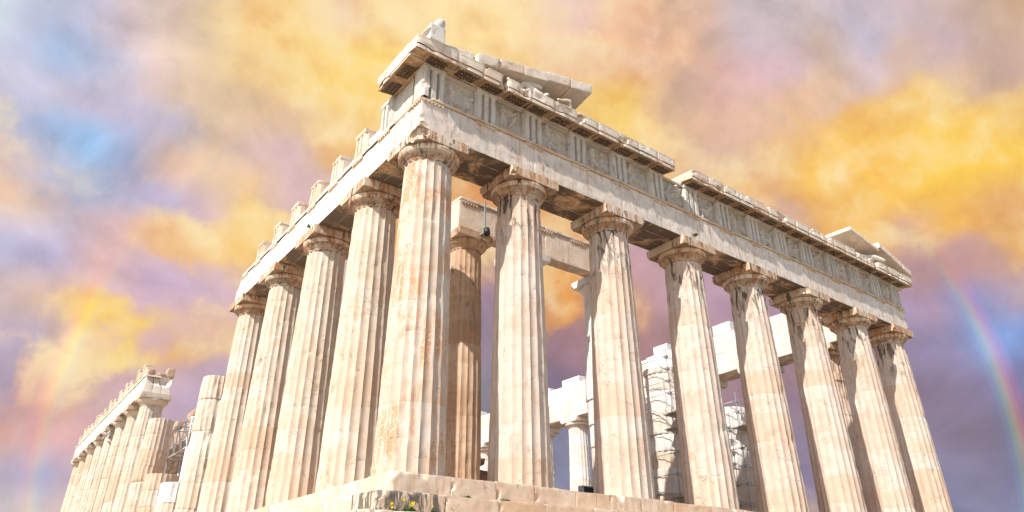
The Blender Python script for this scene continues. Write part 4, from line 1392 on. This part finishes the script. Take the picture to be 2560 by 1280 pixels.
# ------------------------------------------------------------------ scaffolding round the inner porch columns
def scaffold(x0, x1, y0, y1, zl, label, planks, nx=2, seed=1):
    L = ((x0 + x1) / 2, (y0 + y1) / 2, ZB)
    root = thing('scaffolding', label, 'scaffolding', L, 'scaffolds inside the temple')
    ztop = zl[-1] + 0.6
    rng = random.Random(seed)
    xs = np.linspace(x0, x1, nx)
    for x in xs:
        for y in (y0, y1):
            V, F = tube((x, y, ZB - 0.1), (x, y, ztop + rng.uniform(-.3, .4)), 0.02, 8)
            mk('standard_pole', V, F, M_STEEL, root, L)
    for z in zl:
        for y in (y0, y1):
            V, F = tube((x0 - 0.25, y + 0.05, z), (x1 + 0.25, y + 0.05, z), 0.017, 8)
            mk('ledger_pole', V, F, M_STEEL, root, L)
        for x in (x0, x1):
            V, F = tube((x + 0.05, y0 - 0.2, z + 0.05), (x + 0.05, y1 + 0.2, z + 0.05), 0.017, 8)
            mk('ledger_pole', V, F, M_STEEL, root, L)
            for y in (y0, y1):
                V, F = block((x - 0.05, y - 0.05, z - 0.06), (x + 0.08, y + 0.09, z + 0.07), 0.06, 0.02, 5)
                mk('coupler', V, F, M_STEEL, root, L)
    for z in planks:
        for q in range(4):
            V, F = block((x0 - 0.2, y0 - 0.45 + q * 0.21, z + 0.06), (x1 + 0.2, y0 - 0.25 + q * 0.21, z + 0.105), 0.4, 0.006, 40 + q)
            mk('plank', V, F, M_PLANK, root, L)
    for a, b in list(zip(zl[:-1], zl[1:]))[::4]:
        V, F = tube((x0, y0 - 0.05, a), (x0, y1 + 0.05, b), 0.022, 8)
        mk('diagonal_pole', V, F, M_STEEL, root, L)


scaffold(15.55, 17.9, 4.35, 6.9, [0.75, 1.75, 2.6, 3.55, 4.2, 5.2, 5.75, 6.3, 6.85], 'tube scaffolding with plank decks between the third and fourth front columns', [0.75, 3.55, 4.2])
scaffold(20.35, 22.4, 4.45, 6.9, [0.9, 1.8, 2.6, 3.4, 4.3, 5.1, 5.6], 'slim tube scaffold tower right of the fourth front column', [4.3], seed=3)


# ------------------------------------------------------------------ small things
def floodlight():
    p = px(1465, 1226, 1.9)
    x, y, z = p[0], 1.9, ZB
    L = (x, y, z)
    root = thing('floodlight', 'small grey floodlight box on the temple floor left of the third front column', 'floodlight', L)
    V, F = block((x - 0.24, y - 0.12, z + 0.09), (x + 0.24, y + 0.12, z + 0.40), 0.06, 0.02, 1, 0.0)
    mk('housing', V, F, M_LAMP, root, L)
    V, F = block((x - 0.20, y - 0.135, z + 0.13), (x + 0.20, y - 0.121, z + 0.36), 0.08, 0.004, 1, 0.0)
    mk('glass', V, F, M_BLACK, root, L)
    A = Acc()
    for s in (-1, 1):
        A.add(*tube((x + s * 0.26, y, z - 0.03), (x + s * 0.26, y, z + 0.26), 0.018, 6))
    A.add(*tube((x - 0.27, y, z - 0.02), (x + 0.27, y, z - 0.02), 0.018, 6))
    mk('bracket', *A.get(), M_LAMP, root, L)


floodlight()


def hanging_lamp():
    a = px(1213, 533, 4.72)
    b = px(1209, 578, 4.66)
    L = tuple(b)
    root = thing('hanging_lamp', 'black lamp hung on a blue-green strap from the inner porch architrave', 'lamp', L)
    A = Acc()
    V, F = block((a[0] - 0.035, 4.70, b[2]), (a[0] + 0.035, 4.73, 11.66), 0.1, 0.004, 1, 0.0)
    mk('strap', V, F, M_STRAP, root, L)
    V, F = tube((a[0], 4.60, b[2] + 0.1), (a[0] - 0.02, 4.52, b[2] - 0.16), 0.13, 12)
    mk('lamp_head', V, F, M_BLACK, root, L)
    V, F = tube((a[0] - 0.3, 4.75, b[2] - 0.25), (a[0], 4.62, b[2] + 0.02), 0.03, 8)
    mk('lamp_arm', V, F, M_STRAP, root, L)


hanging_lamp()


def rubble_pile():
    labs = ['rough dark brown boulder low between the brown inner column and the second front column',
            'dark upright slab beside the boulder, right behind the brown inner column',
            'dark lintel slab lying across the boulder beside the second front column']
    for k, (u0, u1, v0, v1, y, d) in enumerate([(1196, 1240, 1180, 1225, 8.4, 0.9), (1180, 1196, 1165, 1225, 8.2, 0.7), (1178, 1214, 1146, 1163, 8.0, 1.2)]):
        a, c = px(u0, v1, y), px(u1, v0, y)
        z0 = ZB if k < 2 else c[2] - 0.27
        V, F = block((a[0], y, z0), (c[0], y + d, c[2]), 0.08, 0.06, 1500 + k, 0.04, big=0.5 if k == 0 else 0.15)
        tag(mk('rubble_block', V, F, M_SHADED_RUBBLE, None, (a[0], y, z0)), labs[k], 'stone block', 'rubble by the second front column')


M_SHADED_RUBBLE = marble('dark_rubble_stone', (0.16, 0.10, 0.07), (0.26, 0.17, 0.12), tint_amt=0.0, streak=0.3, bump=0.8, pale=0.0)  # shade of the gap is put into the base colour of these stones
rubble_pile()


def weed(p, size, n, seed, label, flowers=0, group='weeds growing from the masonry'):
    rng = random.Random(seed)
    loc = tuple(p)
    A = Acc()
    for k in range(n):
        a = rng.uniform(0, 2 * math.pi)
        t = rng.uniform(0.15, 1.0)
        l = size * rng.uniform(0.5, 1.1)
        d = np.array([math.cos(a) * t, math.sin(a) * t * 0.7 - 0.25, rng.uniform(0.35, 1.0)])
        d /= np.linalg.norm(d)
        s = np.cross(d, [0.3, 0.2, 1.0])
        s /= np.linalg.norm(s)
        w = l * rng.uniform(0.10, 0.2)
        b = np.array(p) + np.array([rng.uniform(-.3, .3) * size, rng.uniform(-.1, .1) * size, 0])
        mid = b + d * l * 0.55
        tip = b + d * l + np.array([0, 0, -0.25 * l])
        A.add(np.array([b, mid + s * w, tip, mid - s * w]), [[0, 1, 2, 3]])
    root = mk('weed_plant', *A.get(), M_LEAF, None, loc)
    tag(root, label, 'plant', group)
    for k in range(flowers):
        b = np.array(p) + np.array([rng.uniform(-.5, .5) * size, rng.uniform(-.2, .2) * size, 0])
        h = size * rng.uniform(0.8, 1.6)
        c = b + np.array([rng.uniform(-.1, .1), -0.03, h])
        V, F = tube(b, c, 0.006, 5)
        mk('stem', V, F, M_LEAF, root, loc)
        B = Acc()
        for q in range(8):
            a = q * math.pi / 4
            e = np.array([math.cos(a), -0.35, math.sin(a)])
            f = np.array([-math.sin(a), 0, math.cos(a)])
            r = 0.038
            B.add(np.array([c, c + e * r * .6 + f * r * .3, c + e * r, c + e * r * .6 - f * r * .3]), [[0, 1, 2, 3]])
        mk('flower', *B.get(), M_PETAL_O if k == 3 else M_PETAL, root, loc)


def on_step(u, k, dy=0.02):
    """a spot at the foot of a riser, on the tread of step k"""
    y = -0.7 * (k - 1) - dy
    p = px(u, 1240, y)
    z = [ZB, ZB - 0.55, ZB - 1.07, ZB - 1.6][k]
    q = warp(np.array([[p[0], y, z]]))[0]
    return q


weed(on_step(1165, 1), 0.17, 60, 1, 'small green weed in the joint below the top step, left of two')
weed(on_step(1263, 1), 0.19, 60, 2, 'small green weed on the step tread below the second front column, right of two')
weed(on_step(985, 2, 0.08), 0.13, 50, 3, 'yellow flowers with thin stalks at the foot of the stepped corner, left clump', 3)
weed(on_step(1025, 2, 0.08), 0.2, 90, 4, 'yellow and orange flowers with thick green leaves at the stepped corner, middle clump', 5)
weed(on_step(1085, 2, 0.06), 0.16, 60, 5, 'leafy weed with one yellow flower at the bottom step, right clump', 1)
q = px(1737, 592, 0.10)
weed(q, 0.22, 30, 6, 'tuft of grass sprouting from the front architrave above the fourth column')
q = CAM_LOC + (CF + CR * ((772 - 1280) / 1785.0) + CU * ((640 - 570) / 1785.0)) * 1.0
dd = q - CAM_LOC
tt = (0.16 - CAM_LOC[0]) / dd[0]
weed(CAM_LOC + dd * tt, 0.22, 24, 7, 'tuft of grass sprouting from the sunlit flank architrave')
